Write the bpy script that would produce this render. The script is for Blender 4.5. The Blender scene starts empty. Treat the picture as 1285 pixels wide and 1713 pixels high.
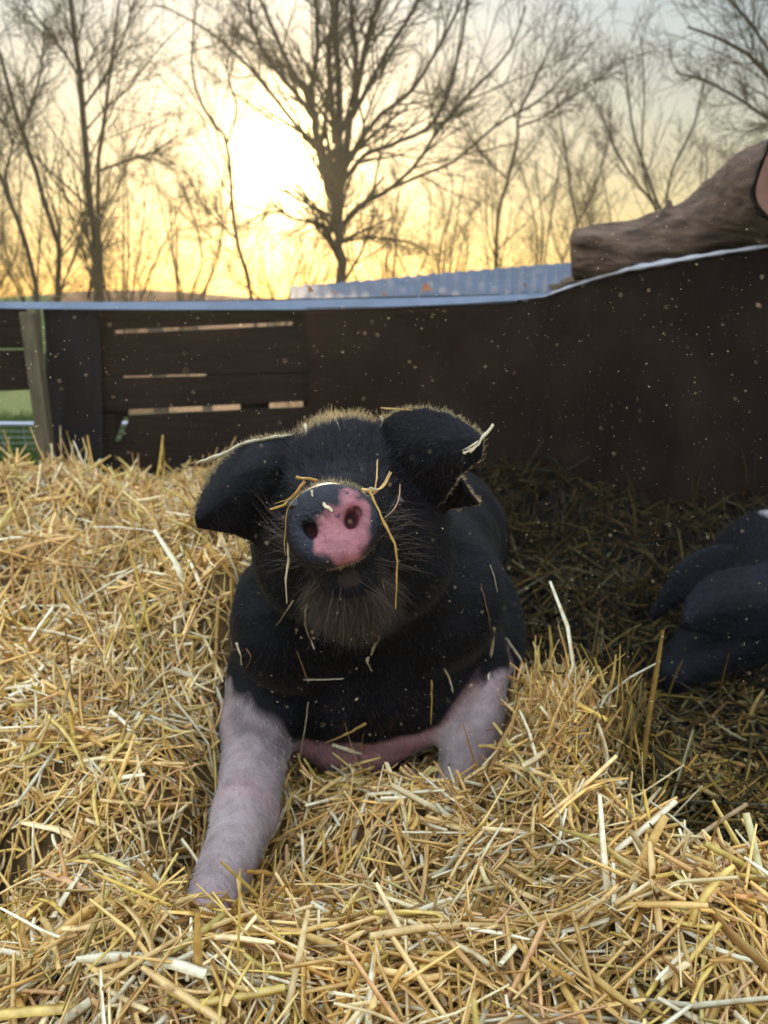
import bpy, math
import numpy as np
from mathutils import Vector, Matrix
R_ = math.radians
rng = np.random.default_rng(7)
C = bpy.context.scene.collection
SC = bpy.context.scene

# ------------------------------------------------------------------ camera
PW, PH, FPX, PITCH = 1285.0, 1713.0, 1287.0, R_(14.6)
CAM = np.array([0.0, 0.0, 1.0])
cd = bpy.data.cameras.new('camera')
cam = bpy.data.objects.new('camera', cd); C.objects.link(cam)
cam.location = CAM; cam.rotation_euler = (R_(90) - PITCH, 0, 0)
cd.sensor_fit = 'VERTICAL'; cd.sensor_height = 36; cd.sensor_width = 27
cd.lens = FPX / PH * 36
cd.clip_start = 0.02; cd.clip_end = 2000
cd.dof.use_dof = True; cd.dof.focus_distance = 0.92; cd.dof.aperture_fstop = 5.2
SC.camera = cam

def ray(px, py):
    x = (px - PW / 2) / FPX; yd = (py - PH / 2) / FPX
    f = np.array([0, math.cos(PITCH), -math.sin(PITCH)]); u = np.array([0, math.sin(PITCH), math.cos(PITCH)])
    return f + x * np.array([1.0, 0, 0]) - yd * u
def at(px, py, Y):                       # the point of the place at distance Y in front of the camera
    d = ray(px, py); return CAM + d * (Y / d[1])
def Ls(*t): return [at(*q) for q in t]

# ------------------------------------------------------------------ sky, sun, exposure
sd = ray(463, 275); sd /= np.linalg.norm(sd)
SUN_EL = math.asin(sd[2]); SUN_AZ = math.atan2(sd[0], sd[1])     # azimuth from +Y towards +X
SUN_K, SKY_K, VEIL_K, GLOW_K = 5.0, 0.05, 1.0, 1.0
SC.view_settings.view_transform = 'Standard'; SC.view_settings.look = 'None'
SC.view_settings.exposure = 0.0; SC.view_settings.gamma = 1.0
W = bpy.data.worlds.new('World'); SC.world = W; W.use_nodes = True
nt = W.node_tree; nt.nodes.clear()
def N(t, kind, **kw):
    n = t.nodes.new(kind)
    for k, v in kw.items(): setattr(n, k, v)
    return n
def lk(t, a, b): t.links.new(a, b)
def mth(t, op, a, b=None, c=None, clamp=False):
    n = N(t, 'ShaderNodeMath', operation=op, use_clamp=clamp)
    for i, v in enumerate((a, b, c)):
        if v is None: continue
        if isinstance(v, (int, float)): n.inputs[i].default_value = v
        else: lk(t, v, n.inputs[i])
    return n.outputs[0]
def ramp(t, fac, stops, interp='LINEAR'):
    n = N(t, 'ShaderNodeValToRGB'); cr = n.color_ramp; cr.interpolation = interp
    while len(cr.elements) < len(stops): cr.elements.new(0.5)
    for e, (p, c) in zip(cr.elements, stops):
        e.position = p; e.color = (*c, 1) if len(c) == 3 else c
    lk(t, fac, n.inputs[0]); return n.outputs[0]
def vmix(t, fac, a, b, blend='MIX'):
    n = N(t, 'ShaderNodeMix', data_type='RGBA', blend_type=blend)
    for sock, v in ((n.inputs[0], fac), (n.inputs[6], a), (n.inputs[7], b)):
        if isinstance(v, (int, float)): sock.default_value = v
        elif isinstance(v, tuple): sock.default_value = (*v, 1)
        else: lk(t, v, sock)
    return n.outputs[2]
sky = N(nt, 'ShaderNodeTexSky', sky_type='NISHITA'); sky.sun_disc = False
sky.sun_elevation = SUN_EL; sky.sun_rotation = SUN_AZ; sky.air_density = 1.2; sky.dust_density = 1.2; sky.ozone_density = 1.0
bg1 = N(nt, 'ShaderNodeBackground'); lk(nt, sky.outputs[0], bg1.inputs[0]); bg1.inputs[1].default_value = SKY_K
tc = N(nt, 'ShaderNodeTexCoord'); sep = N(nt, 'ShaderNodeSeparateXYZ'); lk(nt, tc.outputs['Generated'], sep.inputs[0])
dv = N(nt, 'ShaderNodeVectorMath', operation='DOT_PRODUCT'); lk(nt, tc.outputs['Generated'], dv.inputs[0]); dv.inputs[1].default_value = tuple(sd)
ang = mth(nt, 'ARCCOSINE', mth(nt, 'MINIMUM', dv.outputs['Value'], 0.999999))          # angle to the sun
mp = N(nt, 'ShaderNodeMapping'); lk(nt, tc.outputs['Generated'], mp.inputs[0]); mp.inputs['Scale'].default_value = (2.2, 2.2, 13); mp.inputs['Rotation'].default_value = (0, R_(7), 0)
nz = N(nt, 'ShaderNodeTexNoise'); lk(nt, mp.outputs[0], nz.inputs[0]); nz.inputs['Scale'].default_value = 2.6; nz.inputs['Detail'].default_value = 6; nz.inputs['Roughness'].default_value = 0.55
cloud = mth(nt, 'SUBTRACT', nz.outputs[0], 0.5)
# thin cloud veil: pale grey blue overhead, yellow low around the sun, brightness added overhead and behind the viewer as fill for the straw
el = ramp(nt, sep.outputs[2], [(0.0, (0.34, 0.22, 0.065)), (0.10, (0.37, 0.27, 0.095)), (0.20, (0.32, 0.31, 0.24)), (0.32, (0.31, 0.39, 0.44)), (0.5, (0.42, 0.56, 0.70)), (0.75, (1.6, 1.95, 2.4)), (1.0, (2.25, 2.7, 3.35))])
anti = ramp(nt, sep.outputs[2], [(0.0, (0.85, 0.92, 1.0)), (0.25, (1.75, 2.05, 2.45)), (1.0, (2.25, 2.7, 3.35))])
back = mth(nt, 'MULTIPLY_ADD', sep.outputs[1], -1.2, 0.45, clamp=True)
veil = vmix(nt, back, el, anti)
cl = mth(nt, 'MULTIPLY_ADD', cloud, 0.75, 1.0)
veil = vmix(nt, 1.0, veil, cl, 'MULTIPLY')
def gl(width, amp, pw=1.0):
    a = mth(nt, 'DIVIDE', ang, width); a = mth(nt, 'POWER', a, pw)
    return mth(nt, 'MULTIPLY', mth(nt, 'EXPONENT', mth(nt, 'MULTIPLY', a, -1.0)), amp)
angc = cloud
g1 = gl(R_(2.7), 10.0, 2.0); g2 = gl(R_(5.0), 0.30, 1.0)
gmod = mth(nt, 'MULTIPLY_ADD', cloud, 2.2, 1.0, clamp=False)
gg = N(nt, 'ShaderNodeCombineColor')
gs = mth(nt, 'MULTIPLY', mth(nt, 'ADD', g1, g2), mth(nt, 'MAXIMUM', gmod, 0.15))
lk(nt, gs, gg.inputs[0]); lk(nt, mth(nt, 'MULTIPLY', gs, 0.78), gg.inputs[1]); lk(nt, mth(nt, 'MULTIPLY', gs, 0.30), gg.inputs[2])
tot = vmix(nt, 1.0, veil, gg.outputs[0], 'ADD')
bg2 = N(nt, 'ShaderNodeBackground'); lk(nt, tot, bg2.inputs[0]); bg2.inputs[1].default_value = VEIL_K
ad = N(nt, 'ShaderNodeAddShader'); lk(nt, bg1.outputs[0], ad.inputs[0]); lk(nt, bg2.outputs[0], ad.inputs[1])
wo = N(nt, 'ShaderNodeOutputWorld'); lk(nt, ad.outputs[0], wo.inputs[0])
W.cycles.sampling_method = 'MANUAL'; W.cycles.sample_map_resolution = 512
sl = bpy.data.lights.new('sun', 'SUN'); sl.energy = SUN_K; sl.angle = R_(0.6); sl.color = (1.0, 0.77, 0.46)
so = bpy.data.objects.new('sun', sl); C.objects.link(so)
so.rotation_euler = Vector(-sd).to_track_quat('-Z', 'Y').to_euler(); so.location = (0, 0, 8)
SC.cycles.use_denoising = True
SC.cycles.max_bounces = 8; SC.cycles.diffuse_bounces = 4; SC.cycles.glossy_bounces = 3; SC.cycles.transmission_bounces = 3; SC.cycles.transparent_max_bounces = 6
SC.cycles.caustics_reflective = False; SC.cycles.caustics_refractive = False

# ------------------------------------------------------------------ object helpers
def tag(o, label=None, cat=None, group=None, kind=None):
    if label: o['label'] = label
    if cat: o['category'] = cat
    if group: o['group'] = group
    if kind: o['kind'] = kind
    return o
def link(name, me, mat=None, parent=None):
    if mat: me.materials.append(mat)
    o = bpy.data.objects.new(name, me); C.objects.link(o)
    if parent: o.parent = parent; o.matrix_parent_inverse = Matrix.Translation(-Vector(parent.location))
    return o
def thing(name, loc):
    o = bpy.data.objects.new(name, None); C.objects.link(o); o.location = tuple(loc); o.empty_display_size = 0.1; return o
def mesh_np(name, V, F, col=None, smooth=True):
    """V (n,3); F (m,k) of one polygon size"""
    me = bpy.data.meshes.new(name); V = np.ascontiguousarray(V, dtype=np.float32); F = np.ascontiguousarray(F, dtype=np.int32)
    n, (m, k) = len(V), F.shape
    me.vertices.add(n); me.vertices.foreach_set('co', V.ravel())
    me.loops.add(m * k); me.loops.foreach_set('vertex_index', F.ravel())
    me.polygons.add(m); me.polygons.foreach_set('loop_start', np.arange(0, m * k, k, dtype=np.int32))
    me.polygons.foreach_set('use_smooth', np.full(m, smooth))
    me.update(calc_edges=True)
    if col is not None:
        a = me.color_attributes.new('Col', 'FLOAT_COLOR', 'POINT')
        c4 = np.ones((n, 4), np.float32); c4[:, :3] = col; a.data.foreach_set('color', c4.ravel())
    me.validate(); return me
def mesh_py(name, V, F, smooth=False):
    me = bpy.data.meshes.new(name); me.from_pydata([tuple(v) for v in V], [], F); me.update()
    if smooth: me.polygons.foreach_set('use_smooth', [True] * len(me.polygons))
    return me
def unit(v): return v / np.maximum(np.linalg.norm(v, axis=-1, keepdims=True), 1e-9)
def tubes(P, Rr, sides, flat=1.0):
    """P (n,K,3) polylines, Rr (n,K) radii -> verts, quads"""
    n, K, _ = P.shape
    T = np.empty_like(P); T[:, 1:-1] = P[:, 2:] - P[:, :-2]; T[:, 0] = P[:, 1] - P[:, 0]; T[:, -1] = P[:, -1] - P[:, -2]; T = unit(T)
    ref = unit(rng.normal(size=(n, 1, 3))) * np.ones((1, K, 1))
    A = unit(np.cross(T, ref)); B = np.cross(T, A)
    th = np.arange(sides) / sides * 2 * np.pi
    V = P[:, :, None] + Rr[:, :, None, None] * (A[:, :, None] * np.cos(th)[None, None, :, None] + flat * B[:, :, None] * np.sin(th)[None, None, :, None])
    idx = np.arange(n * K * sides).reshape(n, K, sides)
    a = idx[:, :-1]; b = idx[:, 1:]
    F = np.stack([a, np.roll(a, -1, 2), np.roll(b, -1, 2), b], -1).reshape(-1, 4)
    return V.reshape(-1, 3), F
def tubes_obj(name, P, Rr, sides, mat, parent=None, col=None, flat=1.0):
    V, F = tubes(P, Rr, sides, flat)
    if col is not None: col = np.repeat(col, P.shape[1] * sides, axis=0)
    return link(name, mesh_np(name, V, F, col), mat, parent)

# ------------------------------------------------------------------ materials
def mat(name, base=(0.5, 0.5, 0.5), rough=0.7, spec=0.4, attr=False, var=None, bump=None, scale=8.0, stretch=(1, 1, 1), transl=0.0, metal=0.0, sss=0.0, detail=6, tcol=None, sheen=0.0):
    """var = (second colour, low, high): noise mix; bump = (strength, scale)"""
    m = bpy.data.materials.new(name); m.use_nodes = True; t = m.node_tree; b = t.nodes['Principled BSDF']; out = t.nodes['Material Output']
    b.inputs['Roughness'].default_value = rough; b.inputs['Specular IOR Level'].default_value = spec; b.inputs['Metallic'].default_value = metal
    if sheen: b.inputs['Sheen Weight'].default_value = sheen; b.inputs['Sheen Roughness'].default_value = 0.3; b.inputs['Sheen Tint'].default_value = (1, 0.86, 0.66, 1)
    co = N(t, 'ShaderNodeTexCoord'); mp = N(t, 'ShaderNodeMapping'); lk(t, co.outputs['Object'], mp.inputs[0]); mp.inputs['Scale'].default_value = stretch
    c = tuple(base)
    if attr:
        at_ = N(t, 'ShaderNodeAttribute', attribute_name='Col'); c = at_.outputs['Color']
    if var:
        nz = N(t, 'ShaderNodeTexNoise'); lk(t, mp.outputs[0], nz.inputs[0]); nz.inputs['Scale'].default_value = scale; nz.inputs['Detail'].default_value = detail; nz.inputs['Roughness'].default_value = 0.62
        f = ramp(t, nz.outputs[0], [(var[1], (0, 0, 0)), (var[2], (1, 1, 1))])
        c = vmix(t, f, c, tuple(var[0]), 'MULTIPLY' if attr else 'MIX')
    if isinstance(c, tuple): b.inputs['Base Color'].default_value = (*c, 1)
    else: lk(t, c, b.inputs['Base Color'])
    if bump:
        nb = N(t, 'ShaderNodeTexNoise'); lk(t, mp.outputs[0], nb.inputs[0]); nb.inputs['Scale'].default_value = bump[1]; nb.inputs['Detail'].default_value = 8
        bm_ = N(t, 'ShaderNodeBump'); bm_.inputs['Strength'].default_value = bump[0]; bm_.inputs['Distance'].default_value = 0.01
        lk(t, nb.outputs[0], bm_.inputs['Height']); lk(t, bm_.outputs[0], b.inputs['Normal'])
    if sss:
        b.inputs['Subsurface Weight'].default_value = sss; b.inputs['Subsurface Radius'].default_value = (0.008, 0.004, 0.003); b.inputs['Subsurface Scale'].default_value = 1.0
    if transl:
        tr = N(t, 'ShaderNodeBsdfTranslucent'); mx = N(t, 'ShaderNodeMixShader'); mx.inputs[0].default_value = transl
        if tcol: tr.inputs[0].default_value = (*tcol, 1)
        elif isinstance(c, tuple): tr.inputs[0].default_value = (*c, 1)
        else: lk(t, c, tr.inputs[0])
        lk(t, b.outputs[0], mx.inputs[1]); lk(t, tr.outputs[0], mx.inputs[2]); lk(t, mx.outputs[0], out.inputs[0])
    return m
M_straw = mat('straw', attr=True, rough=0.34, spec=0.6, transl=0.10, var=((0.62, 0.5, 0.36), 0.42, 0.72), scale=60)
M_bed = mat('straw bed', attr=True, rough=0.9, spec=0.15, var=((0.4, 0.36, 0.36), 0.35, 0.7), scale=45, bump=(0.9, 70))
M_pig = mat('pig skin', attr=True, sheen=0.03, rough=0.65, spec=0.11, bump=(0.35, 120), var=((0.75, 0.7, 0.68), 0.4, 0.75), scale=30, sss=0.06)
M_hair = mat('bristles', attr=True, rough=0.5, spec=0.18, transl=0.10, tcol=(0.5, 0.38, 0.22))
M_fuzz = mat('backlit fuzz', attr=True, rough=0.4, spec=0.35, transl=0.75, tcol=(1.0, 0.88, 0.62))
M_hoof = mat('hoof', (0.10, 0.075, 0.05), 0.5, 0.4, var=((0.04, 0.03, 0.025), 0.4, 0.7), scale=30)
M_eye = mat('eye', (0.01, 0.008, 0.007), 0.08, 0.6)
M_bark = mat('tree bark', (0.068, 0.050, 0.025), 0.9, 0.1, var=((0.035, 0.026, 0.014), 0.4, 0.7), scale=9, bump=(0.8, 30))
M_twig = mat('twigs', (0.075, 0.060, 0.025), 0.85, 0.1)
M_board = mat('weathered dark boards', (0.021, 0.0125, 0.008), 0.85, 0.08, var=((0.010, 0.0062, 0.0045), 0.35, 0.7), scale=5, stretch=(0.7, 1, 9), bump=(0.5, 9))
M_post = mat('weathered post', (0.11, 0.085, 0.045), 0.85, 0.2, var=((0.05, 0.04, 0.022), 0.35, 0.7), scale=9, stretch=(6, 6, 0.8), bump=(0.6, 14))
M_metal = mat('grey blue roof sheet', (0.075, 0.09, 0.115), 0.8, 0.15, var=((0.05, 0.06, 0.08), 0.4, 0.75), scale=4)
M_trim = mat('painted roof edge', (0.14, 0.175, 0.23), 0.5, 0.35, var=((0.09, 0.11, 0.15), 0.45, 0.8), scale=7)
M_tarp = mat('black tarpaulin', (0.0115, 0.0062, 0.0038), 0.9, 0.06, var=((0.021, 0.0125, 0.0082), 0.4, 0.7), scale=4, bump=(0.5, 6))
M_hem = mat('pale tarp hem', (0.42, 0.41, 0.41), 0.4, 0.5, var=((0.2, 0.19, 0.18), 0.5, 0.8), scale=14)
M_log = mat('log bark', (0.145, 0.092, 0.060), 0.9, 0.12, var=((0.045, 0.030, 0.021), 0.36, 0.70), scale=11, stretch=(0.8, 2.6, 2.6), bump=(1.0, 24), )
M_cut = mat('cut wood', (0.36, 0.17, 0.12), 0.85, 0.2, var=((0.17, 0.09, 0.06), 0.35, 0.7), scale=12)
M_sheet = mat('grubby plastic sheet', (0.010, 0.0085, 0.009), 0.7, 0.12, var=((0.006, 0.005, 0.005), 0.4, 0.7), scale=5, stretch=(3, 1, 0.7), bump=(0.6, 7))
M_wire = mat('galvanised wire', (0.35, 0.35, 0.38), 0.4, 0.5, metal=0.5)
M_leaf = mat('dry leaf', (0.36, 0.14, 0.06), 0.7, 0.3, transl=0.4, var=((0.2, 0.08, 0.03), 0.4, 0.7), scale=60)
M_dust = mat('straw dust', (0.85, 0.72, 0.50), 0.6, 0.3, transl=0.65)
M_grass = mat('grass', (0.07, 0.13, 0.02), 0.8, 0.2, transl=0.35)

# ------------------------------------------------------------------ ground and straw bed
def ground_mat():
    m = bpy.data.materials.new('ground'); m.use_nodes = True; t = m.node_tree; b = t.nodes['Principled BSDF']; b.inputs['Roughness'].default_value = 0.95; b.inputs['Specular IOR Level'].default_value = 0.1
    co = N(t, 'ShaderNodeTexCoord')
    n1 = N(t, 'ShaderNodeTexNoise'); lk(t, co.outputs['Object'], n1.inputs[0]); n1.inputs['Scale'].default_value = 0.35; n1.inputs['Detail'].default_value = 5
    n2 = N(t, 'ShaderNodeTexNoise'); lk(t, co.outputs['Object'], n2.inputs[0]); n2.inputs['Scale'].default_value = 14; n2.inputs['Detail'].default_value = 7
    g = ramp(t, n2.outputs[0], [(0.3, (0.035, 0.055, 0.012)), (0.7, (0.085, 0.13, 0.03))])
    l = ramp(t, n2.outputs[0], [(0.3, (0.09, 0.042, 0.017)), (0.7, (0.22, 0.11, 0.05))])
    sx_ = N(t, 'ShaderNodeSeparateXYZ'); lk(t, co.outputs['Object'], sx_.inputs[0])
    xx = mth(t, 'MULTIPLY_ADD', sx_.outputs[1], -0.415 * 3, mth(t, 'MULTIPLY', sx_.outputs[0], -3.0))
    xx = mth(t, 'ADD', xx, mth(t, 'MULTIPLY_ADD', n1.outputs[0], 0.8, -0.4), clamp=True)
    f = ramp(t, xx, [(0.1, (0, 0, 0)), (0.4, (1, 1, 1))])
    lk(t, vmix(t, f, l, g), b.inputs['Base Color'])
    return m
gs_ = 22
_gx, _gy = np.meshgrid(np.linspace(-gs_, gs_, 89), np.linspace(-gs_, gs_, 89), indexing='ij')
_t = np.clip((np.hypot(_gx, _gy) - 12.5) / 9.0, 0, 1); _gz = (3 * _t ** 2 - 2 * _t ** 3) * (1.35 + 0.12 * np.sin(_gx * 0.7) + 0.1 * np.sin(_gy * 0.9 + 1))     # the field rises to a low bank all round
_gi = np.arange(89 * 89).reshape(89, 89)
g = link('ground', mesh_np('ground', np.stack([_gx, _gy, _gz], -1).reshape(-1, 3), np.stack([_gi[:-1, :-1], _gi[1:, :-1], _gi[1:, 1:], _gi[:-1, 1:]], -1).reshape(-1, 4)), ground_mat()); tag(g, kind='structure')

CP = [  # control points of the straw surface: (px, py, distance)
 (640,1713,.60),(200,1713,.62),(1085,1713,.58),(1285,1600,.66),(640,1550,.80),(400,1600,.74),(900,1550,.78),(640,1400,1.03),(600,1305,1.40),(520,1290,1.43),(690,1295,1.41),(640,1340,1.24),(450,1340,1.25),
 (345,1545,1.04),(300,1490,1.10),(450,1470,1.04),(120,1600,.74),(250,1560,.80),(780,1345,1.33),(900,1400,1.04),(1050,1450,.93),(1180,1490,.82),(930,1180,1.36),(880,1150,1.42),(1020,1260,1.22),
 (0,815,2.35),(200,835,2.3),(330,880,2.35),(110,822,2.45),(120,900,2.05),(300,890,1.85),(330,1050,1.50),(60,1080,1.62),(330,1200,1.36),(300,1380,1.14),(400,920,2.2),(380,985,1.58),(200,1000,1.72),(0,1000,1.7),(200,1100,1.5),(350,1150,1.42),(0,1150,1.4),(200,1300,1.15),(60,1300,1.15),(310,1300,1.22),(120,1430,.99),(-150,900,1.9),(-150,1200,1.3),
 (1120,1380,1.36),(1200,1300,1.52),(1285,1400,1.3),(1100,1180,1.80),(1000,1100,2.0),(960,1000,2.25),(1000,900,2.6),(1000,790,3.05),(1285,800,3.0),(1285,1180,1.8),(1450,1100,1.9),(850,800,3.0),(640,900,2.6),(640,1000,2.2),(640,1100,1.75)]
cpw = np.array([at(*q) for q in CP])
extra = np.array([(-2.2, 2.4, .42), (-2.2, 1.2, .35), (-1.2, .6, .2), (-.6, .2, .2), (0, .1, .32), (.8, .2, .3), (1.8, 1.0, .12), (2.6, 2.0, .1), (2.4, 3.1, .35), (-2.4, 3.2, .2), (0, 3.2, .3), (-.60, 1.05, .02), (-.68, 1.0, .02), (-.66, .92, .03), (-.72, 1.1, .05), (-1.1, 3.0, .32), (0, -.6, .2), (-1.6, -.4, .2), (1.6, -.4, .2)])
cpw = np.vstack([cpw, extra])
def _phi(r2): return np.sqrt(r2 + 0.03 ** 2)
_d2 = ((cpw[:, None, :2] - cpw[None, :, :2]) ** 2).sum(-1); _n = len(cpw)
_A = np.zeros((_n + 3, _n + 3)); _A[:_n, :_n] = _phi(_d2) - 0.02 * np.eye(_n); _A[:_n, _n] = 1; _A[:_n, _n + 1:] = cpw[:, :2]; _A[_n:, :_n] = _A[:_n, _n:].T
_w = np.linalg.solve(_A, np.concatenate([cpw[:, 2], [0, 0, 0]]))
_nk = rng.normal(size=(40, 2)) * np.array([22.0, 22.0]); _np = rng.uniform(0, 6.28, 40); _na = 0.0105 * np.exp(-np.linalg.norm(_nk, axis=1) / 50)
def H(x, y):
    x = np.atleast_1d(x); y = np.atleast_1d(y); out = np.empty(x.shape)
    for s in range(0, x.size, 20000):
        X = x.ravel()[s:s + 20000]; Y = y.ravel()[s:s + 20000]
        r = _phi((X[:, None] - cpw[None, :, 0]) ** 2 + (Y[:, None] - cpw[None, :, 1]) ** 2)
        z = r @ _w[:_n] + _w[_n] + _w[_n + 1] * X + _w[_n + 2] * Y
        z += (np.sin(X[:, None] * _nk[:, 0] + Y[:, None] * _nk[:, 1] + _np) * _na).sum(1)
        out.ravel()[s:s + 20000] = np.maximum(z, 0.02)
    return out
def damp_shade_mask(x, y):
    """trampled damp bedding with shade painted into its colour, right of the straw bank and behind the pig"""
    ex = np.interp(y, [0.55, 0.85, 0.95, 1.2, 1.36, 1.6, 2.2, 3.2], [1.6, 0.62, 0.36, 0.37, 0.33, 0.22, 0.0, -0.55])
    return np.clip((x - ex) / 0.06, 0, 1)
gx = np.arange(-2.6, 2.9, 0.03); gy = np.arange(-0.7, 3.25, 0.03)
GX, GY = np.meshgrid(gx, gy, indexing='ij'); GZ = H(GX, GY)
edge = np.minimum.reduce([GX + 2.6, 2.87 - GX, GY + 0.7]) ; GZ = np.where(edge < 0.3, GZ * np.clip(edge / 0.3, -0.02, 1), GZ)
ii = np.arange(GX.size).reshape(GX.shape)
bf = np.stack([ii[:-1, :-1], ii[1:, :-1], ii[1:, 1:], ii[:-1, 1:]], -1).reshape(-1, 4)
hol = np.clip(1.4 - np.hypot((GX.ravel() + 0.66) / 0.12, (GY.ravel() - 0.99) / 0.13), 0, 1); bdk = np.maximum(damp_shade_mask(GX.ravel(), GY.ravel()), hol)[:, None]; bcol = np.array([0.20, 0.125, 0.045]) * (1 - bdk) + np.array([0.010, 0.0085, 0.006]) * bdk  # painted shade: bed darkened in the left hollow and on the damp right side
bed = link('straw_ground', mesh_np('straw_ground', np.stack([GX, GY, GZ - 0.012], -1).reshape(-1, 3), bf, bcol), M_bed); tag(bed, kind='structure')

# ------------------------------------------------------------------ signed distance shapes and meshing (bodies and the log)
def smin(a, b, k):
    h = np.clip(0.5 + 0.5 * (b - a) / k, 0, 1); return b + (a - b) * h - k * h * (1 - h)
def smax(a, b, k): return -smin(-a, -b, k)
def s_cone(P, a, b, ra, rb):
    a = np.asarray(a); b = np.asarray(b); ba = b - a; t = np.clip(((P - a) @ ba) / (ba @ ba), 0, 1)
    return np.linalg.norm(P - a - t[:, None] * ba, axis=1) - (ra + (rb - ra) * t)
def s_ell(P, c, r, M=None):
    q = P - np.asarray(c)
    if M is not None: q = q @ M
    r = np.asarray(r); k0 = np.linalg.norm(q / r, axis=1); k1 = np.linalg.norm(q / (r * r), axis=1)
    return k0 * (k0 - 1) / np.maximum(k1, 1e-6)
def s_chain(P, pts, rad, k=0.03):
    d = None
    for i in range(len(pts) - 1):
        e = s_cone(P, pts[i], pts[i + 1], rad[i], rad[i + 1]); d = e if d is None else np.minimum(d, e)
    return d
def patch(rows, nu=9, nv=6):
    """rows: list of lists of points -> triangles of a smooth sheet"""
    G = np.array(rows)
    def res(A, n):
        m = A.shape[0]; t = np.linspace(0, m - 1, n); out = []
        for x in t:
            i = min(int(x), m - 2); f = x - i
            p0 = A[max(i - 1, 0)]; p1 = A[i]; p2 = A[i + 1]; p3 = A[min(i + 2, m - 1)]
            out.append(0.5 * (2 * p1 + (p2 - p0) * f + (2 * p0 - 5 * p1 + 4 * p2 - p3) * f * f + (3 * p1 - p0 - 3 * p2 + p3) * f ** 3))
        return np.array(out)
    G = res(G, nv); G = np.swapaxes(res(np.swapaxes(G, 0, 1), nu), 0, 1)
    a = G[:-1, :-1].reshape(-1, 3); b = G[1:, :-1].reshape(-1, 3); c = G[1:, 1:].reshape(-1, 3); d = G[:-1, 1:].reshape(-1, 3)
    return np.concatenate([np.stack([a, b, c], 1), np.stack([a, c, d], 1)])
def s_sheet(P, T, th):
    lo = T.reshape(-1, 3).min(0) - 0.08; hi = T.reshape(-1, 3).max(0) + 0.08
    ins = np.all((P > lo) & (P < hi), 1)
    q0 = np.maximum(np.maximum(lo - P, P - hi), 0); out = np.linalg.norm(q0, axis=1) + 0.06
    p = P[ins]
    if len(p):
        best = np.full(len(p), 1e9)
        for a, b, c in T:
            ab = b - a; ac = c - a; n = np.cross(ab, ac); nn = n @ n
            if nn < 1e-14: continue
            w = p - a
            g_ = np.cross(ab, w) @ n / nn; b_ = np.cross(w, ac) @ n / nn
            inside = (g_ >= 0) & (b_ >= 0) & (g_ + b_ <= 1)
            dpl = (w @ n) ** 2 / nn
            de = None
            for u, v in ((a, b), (b, c), (c, a)):
                e = v - u; t = np.clip((p - u) @ e / (e @ e), 0, 1); dd = ((p - u - t[:, None] * e) ** 2).sum(1); de = dd if de is None else np.minimum(de, dd)
            best = np.minimum(best, np.where(inside, dpl, de))
        out[ins] = np.sqrt(best) - th
    return out
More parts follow.
